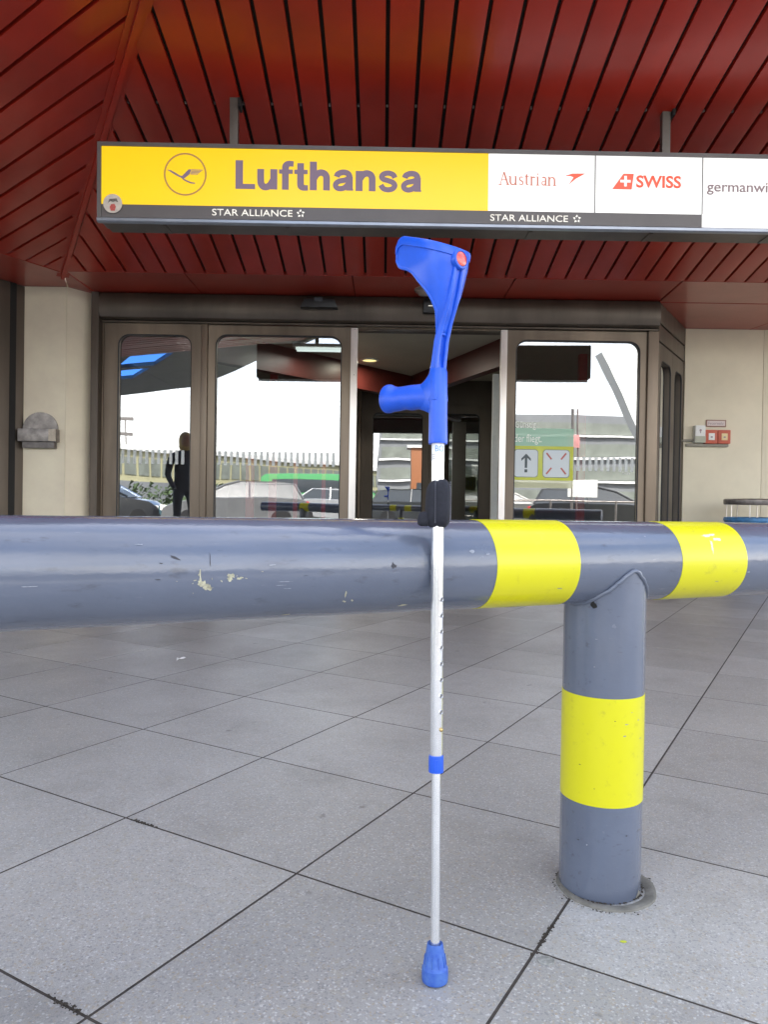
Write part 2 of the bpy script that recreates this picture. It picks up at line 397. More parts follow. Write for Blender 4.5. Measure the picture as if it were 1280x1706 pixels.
# ================================================================== GROUND
bm = bmesh.new(); abox(bm, -700, 700, -700, 700, -0.40, -0.13)
ground = obj('ground', bm, ASPH); tag(ground, kind='structure')
bm = bmesh.new(); abox(bm, -14, 14, -1.9, 30, -0.129, -0.0008)
pave = obj('pavement', bm, mat('joint_mortar', (0.060, 0.049, 0.042), 0.95, var=0.4, vscale=30, bump=0.002, bscale=90)); tag(pave, kind='structure')
bm = bmesh.new()
for k in range(28): abox(bm, -14 + k*1.0 + 0.004, -13 + k*1.0 - 0.004, -2.05, -1.902, -0.125, 0.0)
tag(obj('kerb', bm, CONC), kind='structure')
GX, GY, GA = -0.1649, 1.5115, radians(-30.337)
gu = Vector((cos(GA), sin(GA), 0)); gv = Vector((-sin(GA), cos(GA), 0))
def tile_bm():
    bm = bmesh.new(); h = 0.2471
    abox(bm, -h, h, -h, h, -0.011, 0.0)
    return bm
bmt = tile_bm(); tme = bpy.data.meshes.new('tile'); bmesh.ops.recalc_face_normals(bmt, faces=bmt.faces); bmt.to_mesh(tme); tme.materials.append(TILE)
cells = []
for c in range(-34, 34):
    for r in range(-14, 50):
        p = Vector((GX, GY, 0)) + gu*(c+0.5)*0.5 + gv*(r+0.5)*0.5
        if -9 < p.x < 9 and -1.6 < p.y < 13.0 and not (p.y > 8.6 and abs(p.x) > 4):
            vis = p.y > 0.65 and abs(p.x) < 0.56*p.y + 0.35 and p.y < 8.3
            cells.append((0 if vis else 1, p.length, p))
cells.sort(key=lambda q: (q[0], q[1]))
for i, (vz, d, p) in enumerate(cells[:290]):
    o = bpy.data.objects.new('tile', tme); COL.objects.link(o); o.parent = pave
    o.location = (p.x, p.y, random.uniform(-0.0003, 0.0002)); o.rotation_euler = (random.uniform(-1, 1)*0.0004, random.uniform(-1, 1)*0.0004, GA + pi/2*random.randint(0, 3))
bm = bmesh.new()
for (vz, d, p) in cells[290:]:
    M = Matrix.Translation((p.x, p.y, 0)) @ Matrix.Rotation(GA, 4, 'Z')
    abox(bm, -0.2471, 0.2471, -0.2471, 0.2471, -0.011, 0, M)
o = obj('tile_field', bm, TILE, pave); o['kind'] = 'stuff'
bmt.free()

# ================================================================== TERMINAL BUILDING
B = empty('terminal_building', (0, 6.8, 0))
tag(B, 'airport terminal front with bronze framed glass doors under the red canopy', 'building')
YF = 0.0   # local y of the facade front face
ZS = 2.594 # soffit height
def framed(name, X0, X1, Z0, Z1, x0, x1, z0, z1, r, yf, dep, glass=GLASS, m=BRONZE, root=B, label=None, stripes=True):
    bm = bmesh.new(); frame_mesh(bm, X0, X1, Z0, Z1, x0, x1, z0, z1, r, yf, yf+dep)
    f = obj(name, bm, m, root, 30)
    if label: f['label'] = label
    bm = bmesh.new(); pts = rrect(x0-0.012, x1+0.012, z0-0.012, z1+0.012, r+0.006)
    poly_xz(bm, pts, yf+dep*0.5)
    g = obj('pane', bm, glass, f)
    bm = bmesh.new(); tube(bm, [(p[0], yf+0.006, p[1]) for p in rrect(x0+0.003, x1-0.003, z0+0.003, z1-0.003, r)], 0.007, 6, True)
    obj('gasket', bm, GASKET, f, 60)
    if stripes:
        bm = bmesh.new(); xx = x0 + 0.03
        while xx < x1 - 0.05:
            abox(bm, xx, xx+0.027, yf+dep*0.5-0.0022, yf+dep*0.5-0.001, 1.072, 1.198); xx += 0.0545
        s = obj('stripe_sticker', bm, film_mat('white_stripe_film', (0.80, 0.84, 0.82), 0.50) if 'white_stripe_film' not in MAT else MAT['white_stripe_film'], f)
        s['kind'] = 'stuff'
    return f
# header band: rounded front
bm = bmesh.new(); prof = [(0.30, 2.345), (-0.06, 2.357), (-0.085, 2.37), (-0.105, 2.42), (-0.108, 2.49), (-0.095, 2.55), (-0.07, 2.585), (0.30, 2.590)]
prism(bm, [(-2.56, y, z) for y, z in prof], (4.99, 0, 0))
obj('header', bm, DBRONZE, B, 30)
box('header_end', DBRONZE, -2.632, -2.565, -0.09, 0.3, 0.0, 2.588, B)
box('header_lip', DBRONZE, -2.56, 2.43, -0.04, 0.0, 2.334, 2.347, B, 0.002)
# fixed light
framed('fixed_window', -2.545, -1.672, 0.01, 2.332, -2.423, -1.757, 0.12, 2.236, 0.10, 0.0, 0.07)
box('post', BRONZE, -1.668, -1.614, -0.012, 0.09, 0.0, 2.333, B)
box('post', BRONZE, -2.562, -2.548, -0.012, 0.09, 0.0, 2.333, B)
# sliding leaves
d1 = framed('sliding_door', -1.610, -0.325, 0.02, 2.330, -1.546, -0.403, 0.12, 2.249, 0.10, 0.01, 0.06)
box('edge_strip', ALU, -0.3235, -0.262, -0.004, 0.06, 0.02, 2.322, d1, 0.003)
d2 = framed('sliding_door', 1.090, 2.35, 0.02, 2.330, 1.167, 2.293, 0.12, 2.245, 0.10, 0.01, 0.06)
box('edge_strip', ALU, 1.031, 1.088, -0.004, 0.06, 0.02, 2.326, d2, 0.003)
for zz in (2.31, 1.9, 0.6):
    bm = bmesh.new(); lathe(bm, [(0.004, -0.002), (0.004, 0.002)], 10, M=Matrix.Translation((-0.29, -0.006, zz)) @ Matrix.Rotation(pi/2, 4, 'X')); obj('screw', bm, STEEL, d1)
box('post', BRONZE, 2.353, 2.448, -0.02, 0.10, 0.0, 2.333, B, 0.008)
box('lintel', BRONZE, -0.258, 1.027, 0.02, 0.10, 2.322, 2.344, B, 0.003)
box('threshold', STEEL, -2.54, 2.44, -0.02, 0.14, 0.0, 0.018, B, 0.003)
# oblique bay on the right running back at sixty degrees
OB = radians(57.5)
R1 = empty('side_bay', (2.452, 0.0, 0), (0, 0, OB), B)
bmf = bmesh.new(); frame_mesh(bmf, 0.0, 0.60, 0.02, 2.24, 0.10, 0.53, 0.12, 2.10, 0.09, 0.0, 0.07)
f = obj('side_window', bmf, DBRONZE, R1, 30)
bmf = bmesh.new(); frame_mesh(bmf, 0.605, 1.13, 0.02, 2.24, 0.70, 1.04, 0.12, 2.10, 0.09, 0.0, 0.07)
f2 = obj('side_window', bmf, DBRONZE, R1, 30)
bm = bmesh.new(); poly_xz(bm, rrect(0.09, 0.54, 0.11, 2.11, 0.09), 0.035); poly_xz(bm, rrect(0.69, 1.05, 0.11, 2.11, 0.09), 0.035)
obj('side_pane', bm, GLASS, R1)
bm = bmesh.new()
for a in ((0.103, 0.527), (0.703, 1.037)): tube(bm, [(p[0], 0.005, p[1]) for p in rrect(a[0], a[1], 0.123, 2.097, 0.09)], 0.008, 6, True)
obj('side_gasket', bm, GASKET, R1, 60)
box('transom', DBRONZE, 0.0, 1.15, -0.004, 0.08, 2.255, 2.40, R1, 0.004)
box('transom', DBRONZE, 0.0, 1.15, -0.008, 0.08, 2.415, 2.592, R1, 0.004)
box('transom_joint', GAP, 0.0, 1.15, 0.01, 0.06, 2.236, 2.592, R1, 0)
# beige wall behind on the right, vertical sheet panels with joints
for i in range(6):
    x0 = 3.08 + i*0.80
    box('wall_panel', BEIGE, x0 + (0.0 if i else -0.01), x0 + 0.796, 0.955, 1.05, 0.0, ZS-0.002, B, 0.003)
box('wall_backing', DARK, 3.05, 8.0, 1.02, 1.2, 0.0, ZS, B, 0)
# cream column with folded faces on the left
bm = bmesh.new()
prism(bm, [(-3.19, -0.20, 0), (-2.80, -0.205, 0), (-2.641, 0.02, 0), (-2.641, 0.3, 0), (-3.19, 0.3, 0)], (0, 0, ZS-0.003))
obj('column', bm, CREAM, B)
box('column_joint', BEIGE, -2.8035, -2.7985, -0.2085, -0.2, 0, ZS-0.004, B, 0)
# dark frame left of the column, running towards the viewer at sixty degrees
L1 = empty('left_bay', (-3.20, -0.17, 0), (0, 0, radians(60+180)), B)
box('left_jamb', DBRONZE, 0.0, 0.10, -0.09, 0.04, 0, ZS-0.004, L1, 0.006)
box('left_jamb', DARK, 0.10, 0.16, -0.02, 0.06, 0, ZS-0.004, L1, 0.004)
box('left_jamb', DBRONZE, 0.16, 0.28, -0.06, 0.06, 0, ZS-0.004, L1, 0.006)
for k in range(4):
    bmf = bmesh.new(); a = 0.30 + k*1.15; frame_mesh(bmf, a, a+1.13, 0.02, 2.33, a+0.10, a+1.03, 0.12, 2.22, 0.10, -0.03, 0.04)
    f = obj('left_window', bmf, DBRONZE, L1, 30)
bm = bmesh.new()
for k in range(4): a = 0.30 + k*1.15; poly_xz(bm, rrect(a+0.09, a+1.04, 0.11, 2.23, 0.10), 0.005)
obj('left_pane', bm, GLASS, L1)
box('left_header', DBRONZE, 0.28, 4.9, -0.07, 0.06, 2.34, ZS-0.004, L1, 0.01)
# soffit: horizontal red panels with mitred joints
def poly_panel(name, pts, z0, th, m, parent, bev=0.003):
    bm = bmesh.new(); prism(bm, [(x, y - 6.8, z0) for x, y in pts], (0, 0, th))
    if bev: bevel(bm, bev, 1)
    return obj(name, bm, m, parent)
sj = [-2.62, -1.66, -0.29, 1.04, 2.40]
g = 0.004
def yf_(x): return 6.845 if x < 2.43 else 6.845
for i in range(4):
    a, b = sj[i], sj[i+1]
    p = [(a+g, 6.155), (b-g, 6.155), (b-g if i < 3 else b+0.03, 6.79), (a+g, 6.79)]
    poly_panel('soffit_panel', p, ZS, 0.03, REDS, B)
# left mitre + panels over the column and the left bay
e = Vector((-0.5, -0.866)); n_in = Vector((-0.866, 0.5))
P0 = Vector((-2.66, 6.20)); 
a0, a1, a2, a3 = P0, P0 + e*0.55, P0 + e*2.2, P0 + e*4.6
poly_panel('soffit_panel', [(-2.632, 6.155), (-2.632, 6.86), (-2.80, 6.62), (-2.668, 6.215)], ZS, 0.03, REDS, B)
poly_panel('soffit_panel', [tuple(a0 + Vector((-0.012, -0.0))), (-2.808, 6.62), (-3.35, 6.75), tuple(a1 + n_in*0.62)+() , tuple(a1)], ZS, 0.03, REDS, B)
poly_panel('soffit_panel', [tuple(a1 + e*0.008), tuple(a1 + e*0.008 + n_in*0.62), tuple(a2 + n_in*0.62), tuple(a2)], ZS, 0.03, REDS, B)
poly_panel('soffit_panel', [tuple(a2 + e*0.008), tuple(a2 + e*0.008 + n_in*0.62), tuple(a3 + n_in*0.62), tuple(a3)], ZS, 0.03, REDS, B)
# right: light run of soffit panels up to the beige wall
poly_panel('soffit_panel', [(2.408, 6.155), (4.40, 6.155), (4.40, 6.782), (2.448, 6.782)], ZS, 0.03, REDS, B)
poly_panel('soffit_panel', [(4.408, 6.155), (6.6, 6.155), (6.6, 6.782), (4.408, 6.782)], ZS, 0.03, REDS, B)
poly_panel('soffit_panel', [(2.452, 6.800), (3.90, 6.800), (3.72, 7.80), (3.08, 7.80)], ZS, 0.03, REDS, B)
poly_panel('soffit_panel', [(3.908, 6.800), (6.6, 6.800), (6.6, 7.80), (3.728, 7.80)], ZS, 0.03, REDS, B)
box('soffit_backing', mat('dull_red_backing', (0.10, 0.008, 0.006), 0.6, var=0.2), -2.60, 7.5, -0.62, 1.1, ZS+0.026, ZS+0.05, B, 0)
# upper storey above the canopy and closing walls: keep the sun off the forecourt
box('upper_storey', BEIGE, -6.0, 9.5, 0.05, 12.0, 2.70, 7.7, B, 0)
box('rear_wall', INTW, -6.0, 8.0, 8.6, 8.9, 0.0, 2.75, B, 0)
box('interior_side_wall', INTW, -3.3, -3.2, 0.35, 8.6, 0.0, 2.72, B, 0)
box('interior_side_wall', INTW, 3.12, 3.2, 1.25, 8.6, 0.0, 2.72, B, 0)
# ------- interior seen through the open door
plan = [(-3.2, 0.31), (-2.6, 0.12), (2.44, 0.12), (2.98, 0.95), (3.10, 1.05), (3.10, 8.6), (-3.2, 8.6)]
bm = bmesh.new(); prism(bm, [(x, y, 2.45) for x, y in plan], (0, 0, 0.05)); obj('interior_ceiling', bm, CEILI, B)
bm = bmesh.new(); prism(bm, [(x, y, -0.01) for x, y in plan], (0, 0, 0.022)); obj('interior_floor', bm, INTF, B)
def beam(name, p, q, z0, z1, th, m):
    bm = bmesh.new(); d = (Vector(q)-Vector(p)).normalized(); nrm = Vector((-d.y, d.x))*th
    pts = [p, q, (q[0]+nrm.x, q[1]+nrm.y), (p[0]+nrm.x, p[1]+nrm.y)]
    prism(bm, [(x, y-6.8, z0) for x, y in pts], (0, 0, z1-z0)); return obj(name, bm, m, B)
REDB = mat('deep_red_beam', (0.11, 0.022, 0.017), 0.4, var=0.15)
beam('interior_beam', (1.32, 7.62), (0.38, 10.28), 2.17, 2.448, 0.12, REDB)
beam('interior_beam', (-1.9, 7.55), (0.37, 10.28), 2.15, 2.448, -0.12, REDB)
box('interior_panel', WPLAS, 1.13, 1.36, 1.15, 1.22, 0.0, 2.13, B, 0.003)
box('interior_panel', DBRONZE, -0.9, 2.2, 3.56, 3.70, 2.02, 2.448, B, 0.004)
# inner sliding doors
for (X0, X1, x0, x1) in ((-0.33, 0.60, -0.17, 0.515), (0.605, 1.50, 0.68, 1.29)):
    f = framed('inner_door', X0, X1, 0.02, 2.10, x0, x1, 0.12, 1.985, 0.07, 3.5, 0.05, glass=GLASS2, m=DBRONZE, stripes=False)
box('inner_jamb', BRONZE, -0.40, -0.335, 3.45, 3.6, 0, 2.4, B, 0.004)
box('inner_jamb', BRONZE, 1.505, 1.60, 3.45, 3.6, 0, 2.4, B, 0.004)
# reveal of the door pocket on the left
box('pocket_wall', DBRONZE, -0.42, -0.36, 0.6, 3.45, 0, 2.1, B, 0.004)

def thing_box(name, label, cat, m, x0, x1, y0, y1, z0, z1, bev=0.003, group=None):
    o = box(name, m, x0-(x0+x1)/2, (x1-x0)/2, y0-y1, 0, 0, z1-z0, None, bev)
    o.location = ((x0+x1)/2, y1, z0); tag(o, label, cat, group); return o
# interior red columns
for i, (x, yy, w, lab) in enumerate(((-1.52, 8.55, 0.085, 'red column behind the left sliding door, leftmost inside'),
        (-1.27, 8.6, 0.085, 'tall red column behind the middle of the left sliding door'),
        (-1.06, 9.0, 0.05, 'slim red column just right of the tall one inside the left door'),
        (-0.74, 9.2, 0.05, 'slim dim red column nearest the open doorway inside the left door'),
        (2.20, 8.5, 0.085, 'red column standing behind the right sliding door'))):
    thing_box('red_column', lab, 'column', REDC, x-w/2, x+w/2, yy-w, yy, 0.012, 2.449 if i in (1, 4) else 1.25, group='red columns inside the terminal')
# downlight + fluorescent lamps on interior ceiling
bm = bmesh.new(); lathe(bm, [(0.11, 0.0), (0.11, -0.012), (0.085, -0.016), (0.083, -0.006)], 24)
dl = obj('ceiling_downlight', bm, WPLAS, None, 40); dl.location = (-0.20, 8.95, 2.449)
tag(dl, 'small round lit downlight in the ceiling seen through the open doorway', 'lamp')
bm = bmesh.new(); lathe(bm, [(0.082, -0.007), (0.082, -0.010)], 24); obj('lamp_disc', bm, LAMPY, dl)
fl = empty('ceiling_lamp', (-0.70, 8.1, 2.449)); tag(fl, 'white fluorescent ceiling lamp behind top corner of the left sliding door', 'lamp')
box('lamp_housing', WPLAS, -0.30, 0.30, -0.10, 0.10, -0.05, -0.001, fl)
for k in (-0.05, 0.05):
    bm = bmesh.new(); tube(bm, [(-0.27, k, -0.066), (0.27, k, -0.066)], 0.013, 8); obj('lamp_tube', bm, LAMPW, fl, 60)

for nm, q, e_, sz_ in (('tube_lamp_light', (-0.70, 8.1, 2.36), 5, 0.5), ('downlight_light', (-0.20, 8.95, 2.42), 3, 0.12)):
    la = bpy.data.lights.new(nm, 'AREA'); la.energy = e_; la.size = sz_; la.color = (1.0, 0.93, 0.78) if sz_ < 0.3 else (0.95, 1.0, 0.95)
    lo = bpy.data.objects.new(nm, la); COL.objects.link(lo); lo.location = q

# ================================================================== CANOPY
CN = empty('canopy', (0, 6.15, ZS))
tag(CN, 'red boarded canopy ceiling sloping down to the terminal front, folded along a hip beam', 'canopy')
SL = 0.205; YOUT = 2.75
def zmain(y): return ZS + SL*(6.15 - y)
def hipY(x): return 6.20 - (x + 2.66)/0.567
def loc(p): return (p[0], p[1]-6.15, p[2]-ZS)
pitch = 0.1625; X0 = -0.182; gapw = 0.0105
k = -16
boards = 0
for k in range(-16, 42):
    xa = X0 + k*pitch + gapw; xb = X0 + (k+1)*pitch - gapw
    if xb < -2.66: continue
    ya, yb = max(YOUT, hipY(xa) + 0.05), max(YOUT, hipY(xb) + 0.05)
    if ya > 6.12: 
        xa = -2.64; ya = 6.12
    pts = [(xa, 6.148), (xb, 6.148), (xb, yb), (xa, ya)]
    bm = bmesh.new(); jz = random.uniform(-0.002, 0.002)
    prism(bm, [loc((x, y, zmain(y)+jz)) for x, y in pts], (0, 0, 0.03)); bevel(bm, 0.004, 2)
    obj('board', bm, RED, CN, 40); boards += 1
gx = Vector((0.866, -0.5))
def pl(a, d):
    p = P0 + e*a + gx*d; return (p.x, p.y, ZS + SL*d)
DOUT = 3.35
for k in range(0, 19):
    aa = 0.02 + k*pitch + gapw; ab = 0.02 + (k+1)*pitch - gapw
    da, db = min(DOUT, aa*1.701 - 0.05), min(DOUT, ab*1.701 - 0.05)
    if db < 0.03: continue
    da = max(da, 0.01)
    bm = bmesh.new(); jz = random.uniform(-0.002, 0.002)
    prism(bm, [loc(pl(*q)) for q in ((aa, 0.004), (ab, 0.004), (ab, db), (aa, da))], (0, 0, 0.03))
    for v in bm.verts: v.co.z += jz
    bevel(bm, 0.004, 2); obj('board', bm, RED, CN, 40)
# black backing above the gaps
bm = bmesh.new()
prism(bm, [loc((x, y, zmain(y)+0.031)) for x, y in ((-2.66, 6.16), (7.0, 6.16), (7.0, YOUT), (-2.66+0.567*(6.2-YOUT), YOUT))], (0, 0, 0.10))
prism(bm, [loc((q[0], q[1], q[2]+0.031)) for q in (pl(0, 0), pl(3.1, 0), pl(3.1, DOUT), pl(DOUT/1.701, DOUT))], (0, 0, 0.10))
obj('backing', bm, GAP, CN)
# clips across the gaps
bm = bmesh.new()
for k in range(-8, 20):
    x = X0 + k*pitch
    if hipY(x) < 4.2: abox(bm, x-0.005, x+0.005, 4.27, 4.285, zmain(4.28)+0.008-ZS, zmain(4.28)+0.02-ZS, Matrix.Translation((0, -6.15, 0)))
o = obj('clip', bm, STEEL, CN); o['kind'] = 'stuff'
# hip beam: flat cover strip with a rib
h0 = Vector((-2.70, 6.27, ZS - 0.012)); yq = YOUT - 0.05
h1 = Vector((-2.66 + 0.567*(6.2-yq), yq, zmain(yq) - 0.012)); hd = (h1-h0); hn = Vector((hd.y, -hd.x, 0)).normalized()
bm = bmesh.new()
for wdt, zz, th in ((0.048, 0.0, 0.024), (0.014, -0.022, 0.022)):
    prism(bm, [loc(h0 - hn*wdt + Vector((0, 0, zz))), loc(h0 + hn*wdt + Vector((0, 0, zz))), loc(h1 + hn*wdt + Vector((0, 0, zz))), loc(h1 - hn*wdt + Vector((0, 0, zz)))], (0, 0, th))
obj('hip_beam', bm, RED, CN)
# outer fascia strips
bm = bmesh.new(); zt = zmain(YOUT)
prism(bm, [loc(p) for p in ((-0.66, YOUT-0.002, zt-0.03), (7.0, YOUT-0.002, zt-0.03), (7.0, YOUT-0.002, zt+0.32), (-0.66, YOUT-0.002, zt+0.32))], (0, -0.08, 0))
q0, q1 = pl(DOUT/1.701, DOUT+0.003), pl(4.6, DOUT+0.003); q2, q3 = pl(4.6, DOUT+0.08), pl(DOUT/1.701, DOUT+0.08)
prism(bm, [loc((q[0], q[1], q0[2]-0.03)) for q in (q0, q1, q2, q3)], (0, 0, 0.35))
obj('fascia', bm, DBRONZE, CN)
# grey outer stretch of the left wing canopy with two round-cornered rooflights
bm = bmesh.new()
def slab(a0_, a1_, d0_, d1_):
    prism(bm, [loc(pl(*q)) for q in ((a0_, d0_), (a1_, d0_), (a1_, d1_), (a0_, d1_))], (0, 0, 0.06))
slab(3.11, 3.16, 0, DOUT); slab(3.16, 9.0, 0, 0.75); slab(3.16, 9.0, 1.35, DOUT); slab(4.35, 4.65, 0.75, 1.35); slab(5.9, 9.0, 0.75, 1.35)
obj('outer_panel', bm, GREYP, CN)

def tint_mat(name, c):
    m = bpy.data.materials.new(name); m.use_nodes = True; nt = m.node_tree; nt.nodes.clear()
    o_ = nt.nodes.new('ShaderNodeOutputMaterial'); t = nt.nodes.new('ShaderNodeBsdfTransparent'); t.inputs[0].default_value = (*c, 1)
    nt.links.new(t.outputs[0], o_.inputs[0]); return m
SKYTINT = tint_mat('sky_blue_rooflight_tint', (0.30, 0.55, 0.95))  # blue of the sky put into the tint of panes added over the rooflights
for a_, b_ in ((3.16, 4.35), (4.65, 5.9)):
    bm = bmesh.new(); prism(bm, [loc((q[0], q[1], q[2]+0.062)) for q in (pl(a_-0.02, 0.73), pl(b_+0.02, 0.73), pl(b_+0.02, 1.37), pl(a_-0.02, 1.37))], (0, 0, 0.006)); obj('rooflight_tint_pane', bm, SKYTINT, CN)

# ================================================================== HANGING SIGN
SG = empty('hanging_sign', (-1.601, 4.15, 2.272), (0, radians(-0.42), radians(1.3)))
tag(SG, 'long backlit airline sign with yellow and white faces hung from the red canopy', 'sign')
SWD = 4.12
bm = bmesh.new()
frame = [(0, 0.022, 0, 0.428), (SWD-0.022, SWD, 0, 0.428)]
abox(bm, 0, SWD, 0.012, 0.17, 0.018, 0.428)
obj('casing', bm, SIGNF, SG)
bm = bmesh.new()
abox(bm, 0, SWD, -0.006, 0.02, 0.409, 0.431); abox(bm, 0, 0.022, -0.006, 0.02, 0.0, 0.409); abox(bm, SWD-0.022, SWD, -0.006, 0.02, 0.0, 0.409)
obj('front_frame', bm, SIGNF, SG)
bm = bmesh.new(); prism(bm, [(0.0, -0.010, 0.0), (0.0, -0.010, 0.014), (0.0, 0.0, 0.022), (0.0, 0.02, 0.022), (0.0, 0.02, -0.006), (0, 0.0, -0.006)], (SWD, 0, 0))
obj('bottom_lip', bm, SIGNL, SG)
bm = bmesh.new(); abox(bm, 0.03, SWD-0.03, 0.022, 0.165, -0.004, 0.017)
for k in range(6): abox(bm, 0.35+k*0.68, 0.37+k*0.68, 0.03, 0.16, -0.008, -0.003)
obj('underside', bm, DBRONZE, SG)
def face(name, x0, x1, z0, z1, m, y=0.0):
    bm = bmesh.new(); abox(bm, x0, x1, y, 0.011, z0, z1); return obj(name, bm, m, SG)
fy = face('yellow_face', 0.0225, 2.152, 0.0935, 0.4085, SYEL)
fb = face('dark_band', 0.0225, 3.352, 0.0225, 0.0925, SBAR)
f1 = face('white_face', 2.154, 2.748, 0.0935, 0.4085, SWHI)
f2_ = face('white_face', 2.751, 3.352, 0.0935, 0.4085, SWHI)
f3 = face('white_face', 3.355, SWD-0.0225, 0.0225, 0.4085, SWHI)
def smooth(pts, n=5):
    out = []
    P_ = [pts[0]] + list(pts) + [pts[-1]]
    for i in range(1, len(P_)-2):
        p0, p1, p2, p3 = P_[i-1:i+3]
        for j in range(n):
            t = j/n
            out.append(tuple(0.5*(2*p1[k] + (p2[k]-p0[k])*t + (2*p0[k]-5*p1[k]+4*p2[k]-p3[k])*t*t + (3*p1[k]-p0[k]-3*p2[k]+p3[k])*t**3) for k in (0, 1)))
    return out + [pts[-1]]
def ribbon(bm, pts, w, y, f, n=5):
    """thick pen stroke of width w (single number or start,end pair) through pts; f maps to sign coordinates"""
    c = smooth(pts, n) if n else list(pts); L_, R_ = [], []
    for i, p in enumerate(c):
        q0, q1 = c[max(i-1, 0)], c[min(i+1, len(c)-1)]
        d = Vector((q1[0]-q0[0], q1[1]-q0[1])).normalized()
        ww = w if not isinstance(w, (tuple, list)) else w[0] + (w[1]-w[0])*(0.5-0.5*cos(2*pi*i/(len(c)-1)))
        L_.append(f(p[0]-d.y*ww/2, p[1]+d.x*ww/2)); R_.append(f(p[0]+d.y*ww/2, p[1]-d.x*ww/2))
    for i in range(len(c)-1): poly_xz(bm, [L_[i], R_[i], R_[i+1], L_[i+1]], y)
def word_grotesk(parent, m, f):
    V, Hh = 46, 34
    yy = [-0.0015]
    def g_(strokes):
        bm = bmesh.new()
        for pts, w, n in strokes:
            ribbon(bm, pts, w, yy[0], f, n); yy[0] -= 0.00012
        obj('lettering', bm, m, parent)
    yy[0] = -0.0015; g_([([(76, 0), (76, 190)], 48, 0), ([(99, 17), (178, 17)], 34, 0)])
    yy[0] = -0.0015; g_([([(213, 135), (213, 70), (216, 38), (232, 18), (255, 17), (276, 32), (292, 60)], 44, 9), ([(297, 0), (297, 135)], 45, 0)])
    yy[0] = -0.0015; g_([([(371, 0), (371, 60), (371, 140), (377, 163), (394, 173), (423, 172)], (36, 44), 9), ([(371, 0), (371, 135)], 43, 0), ([(330, 120), (418, 120)], 29, 0)])
    yy[0] = -0.0015; g_([([(468, 178), (468, 110), (468, 42), (474, 22), (490, 15), (516, 15)], (36, 44), 9), ([(468, 45), (468, 178)], 43, 0), ([(428, 120), (513, 120)], 29, 0)])
    yy[0] = -0.0015; g_([([(550, 0), (550, 190)], 45, 0), ([(556, 82), (572, 106), (596, 118), (620, 112), (633, 94), (635, 70), (635, 0)], 43, 9)])
    def a_(o):
        g_([([(o+30, 92), (o+38, 110), (o+66, 122), (o+96, 118), (o+111, 100), (o+112, 70), (o+112, 24)], 38, 9), ([(o+112, 2), (o+112, 95)], 43, 0), ([(o+110, 8), (o+136, 8)], 12, 0),
            ([(o+108, 80), (o+78, 70), (o+44, 62), (o+24, 44), (o+28, 22), (o+52, 13), (o+82, 22), (o+104, 44)], (36, 34), 9)])
    yy[0] = -0.0015; a_(670)
    yy[0] = -0.0015; g_([([(844, 0), (844, 134)], 45, 0), ([(850, 82), (866, 106), (890, 118), (914, 112), (926, 94), (928, 70), (928, 0)], 43, 9)])
    yy[0] = -0.0015; g_([([(1074, 92), (1062, 113), (1032, 123), (1002, 116), (989, 98), (1000, 82), (1030, 73), (1062, 60), (1073, 40), (1060, 20), (1030, 12), (1000, 20), (984, 44)], 35, 9)])
    yy[0] = -0.0015; a_(1108)
word_grotesk(fy, LNAVY, lambda u, v: (0.755 + (u-52)*0.00086, 0.188 + v*0.000826))
# emblem: ring and crane-like bird made of strokes
CX, CZ, RR = 0.480, 0.262, 0.117
bm = bmesh.new(); n = 56
ro, ri = [], []
for k_ in range(n):
    a = 2*pi*k_/n; ro.append(bm.verts.new((CX+RR*cos(a), -0.002, CZ+RR*sin(a)))); ri.append(bm.verts.new((CX+(RR-0.009)*cos(a), -0.002, CZ+(RR-0.009)*sin(a))))
for k_ in range(n): bm.faces.new((ro[k_], ro[(k_+1) % n], ri[(k_+1) % n], ri[k_]))
obj('emblem_ring', bm, LBROWN, fy)
def E_(u, v): return (CX + (u-790)/190*RR, CZ + (375-v)/190*RR)
bm = bmesh.new()
for pl_ in ([(625,336),(660,340),(700,360),(750,390),(740,402),(690,375),(650,350)],
            [(740,388),(765,388),(800,350),(820,330),(845,330),(828,375),(790,405),(770,418),(745,402)],
            [(770,408),(800,425),(840,442),(880,448),(876,458),(835,455),(790,435),(765,420)],
            [(846,330),(948,332),(942,339),(846,338)], [(843,342),(935,344),(928,351),(841,350)],
            [(840,354),(922,356),(915,363),(838,362)], [(836,366),(908,368),(900,375),(832,374)]):
    poly_xz(bm, [E_(*q) for q in pl_], -0.002)
obj('emblem_bird', bm, LNAVY, fy)
def star(parent, cx, cz, r):
    bm = bmesh.new()
    for k_ in range(5):
        a = pi/2 + 2*pi*k_/5
        p = [(cx + r*cos(a), cz + r*sin(a)), (cx + r*0.62*cos(a+0.62), cz + r*0.62*sin(a+0.62)), (cx + r*0.36*cos(a+0.25), cz + r*0.36*sin(a+0.25)), (cx + r*0.62*cos(a-0.35), cz + r*0.62*sin(a-0.35))]
        poly_xz(bm, p, -0.002)
    obj('star_mark', bm, LWHITE, parent)
text('band_lettering', 'STAR ALLIANCE', LWHITE, fb, 0.628, 1.070, 0.0405, 0.036, -0.0015, bold=0.004); star(fb, 1.115, 0.059, 0.024)
text('band_lettering', 'STAR ALLIANCE', LWHITE, fb, 2.165, 2.600, 0.0375, 0.036, -0.0015, bold=0.004); star(fb, 2.650, 0.056, 0.024)
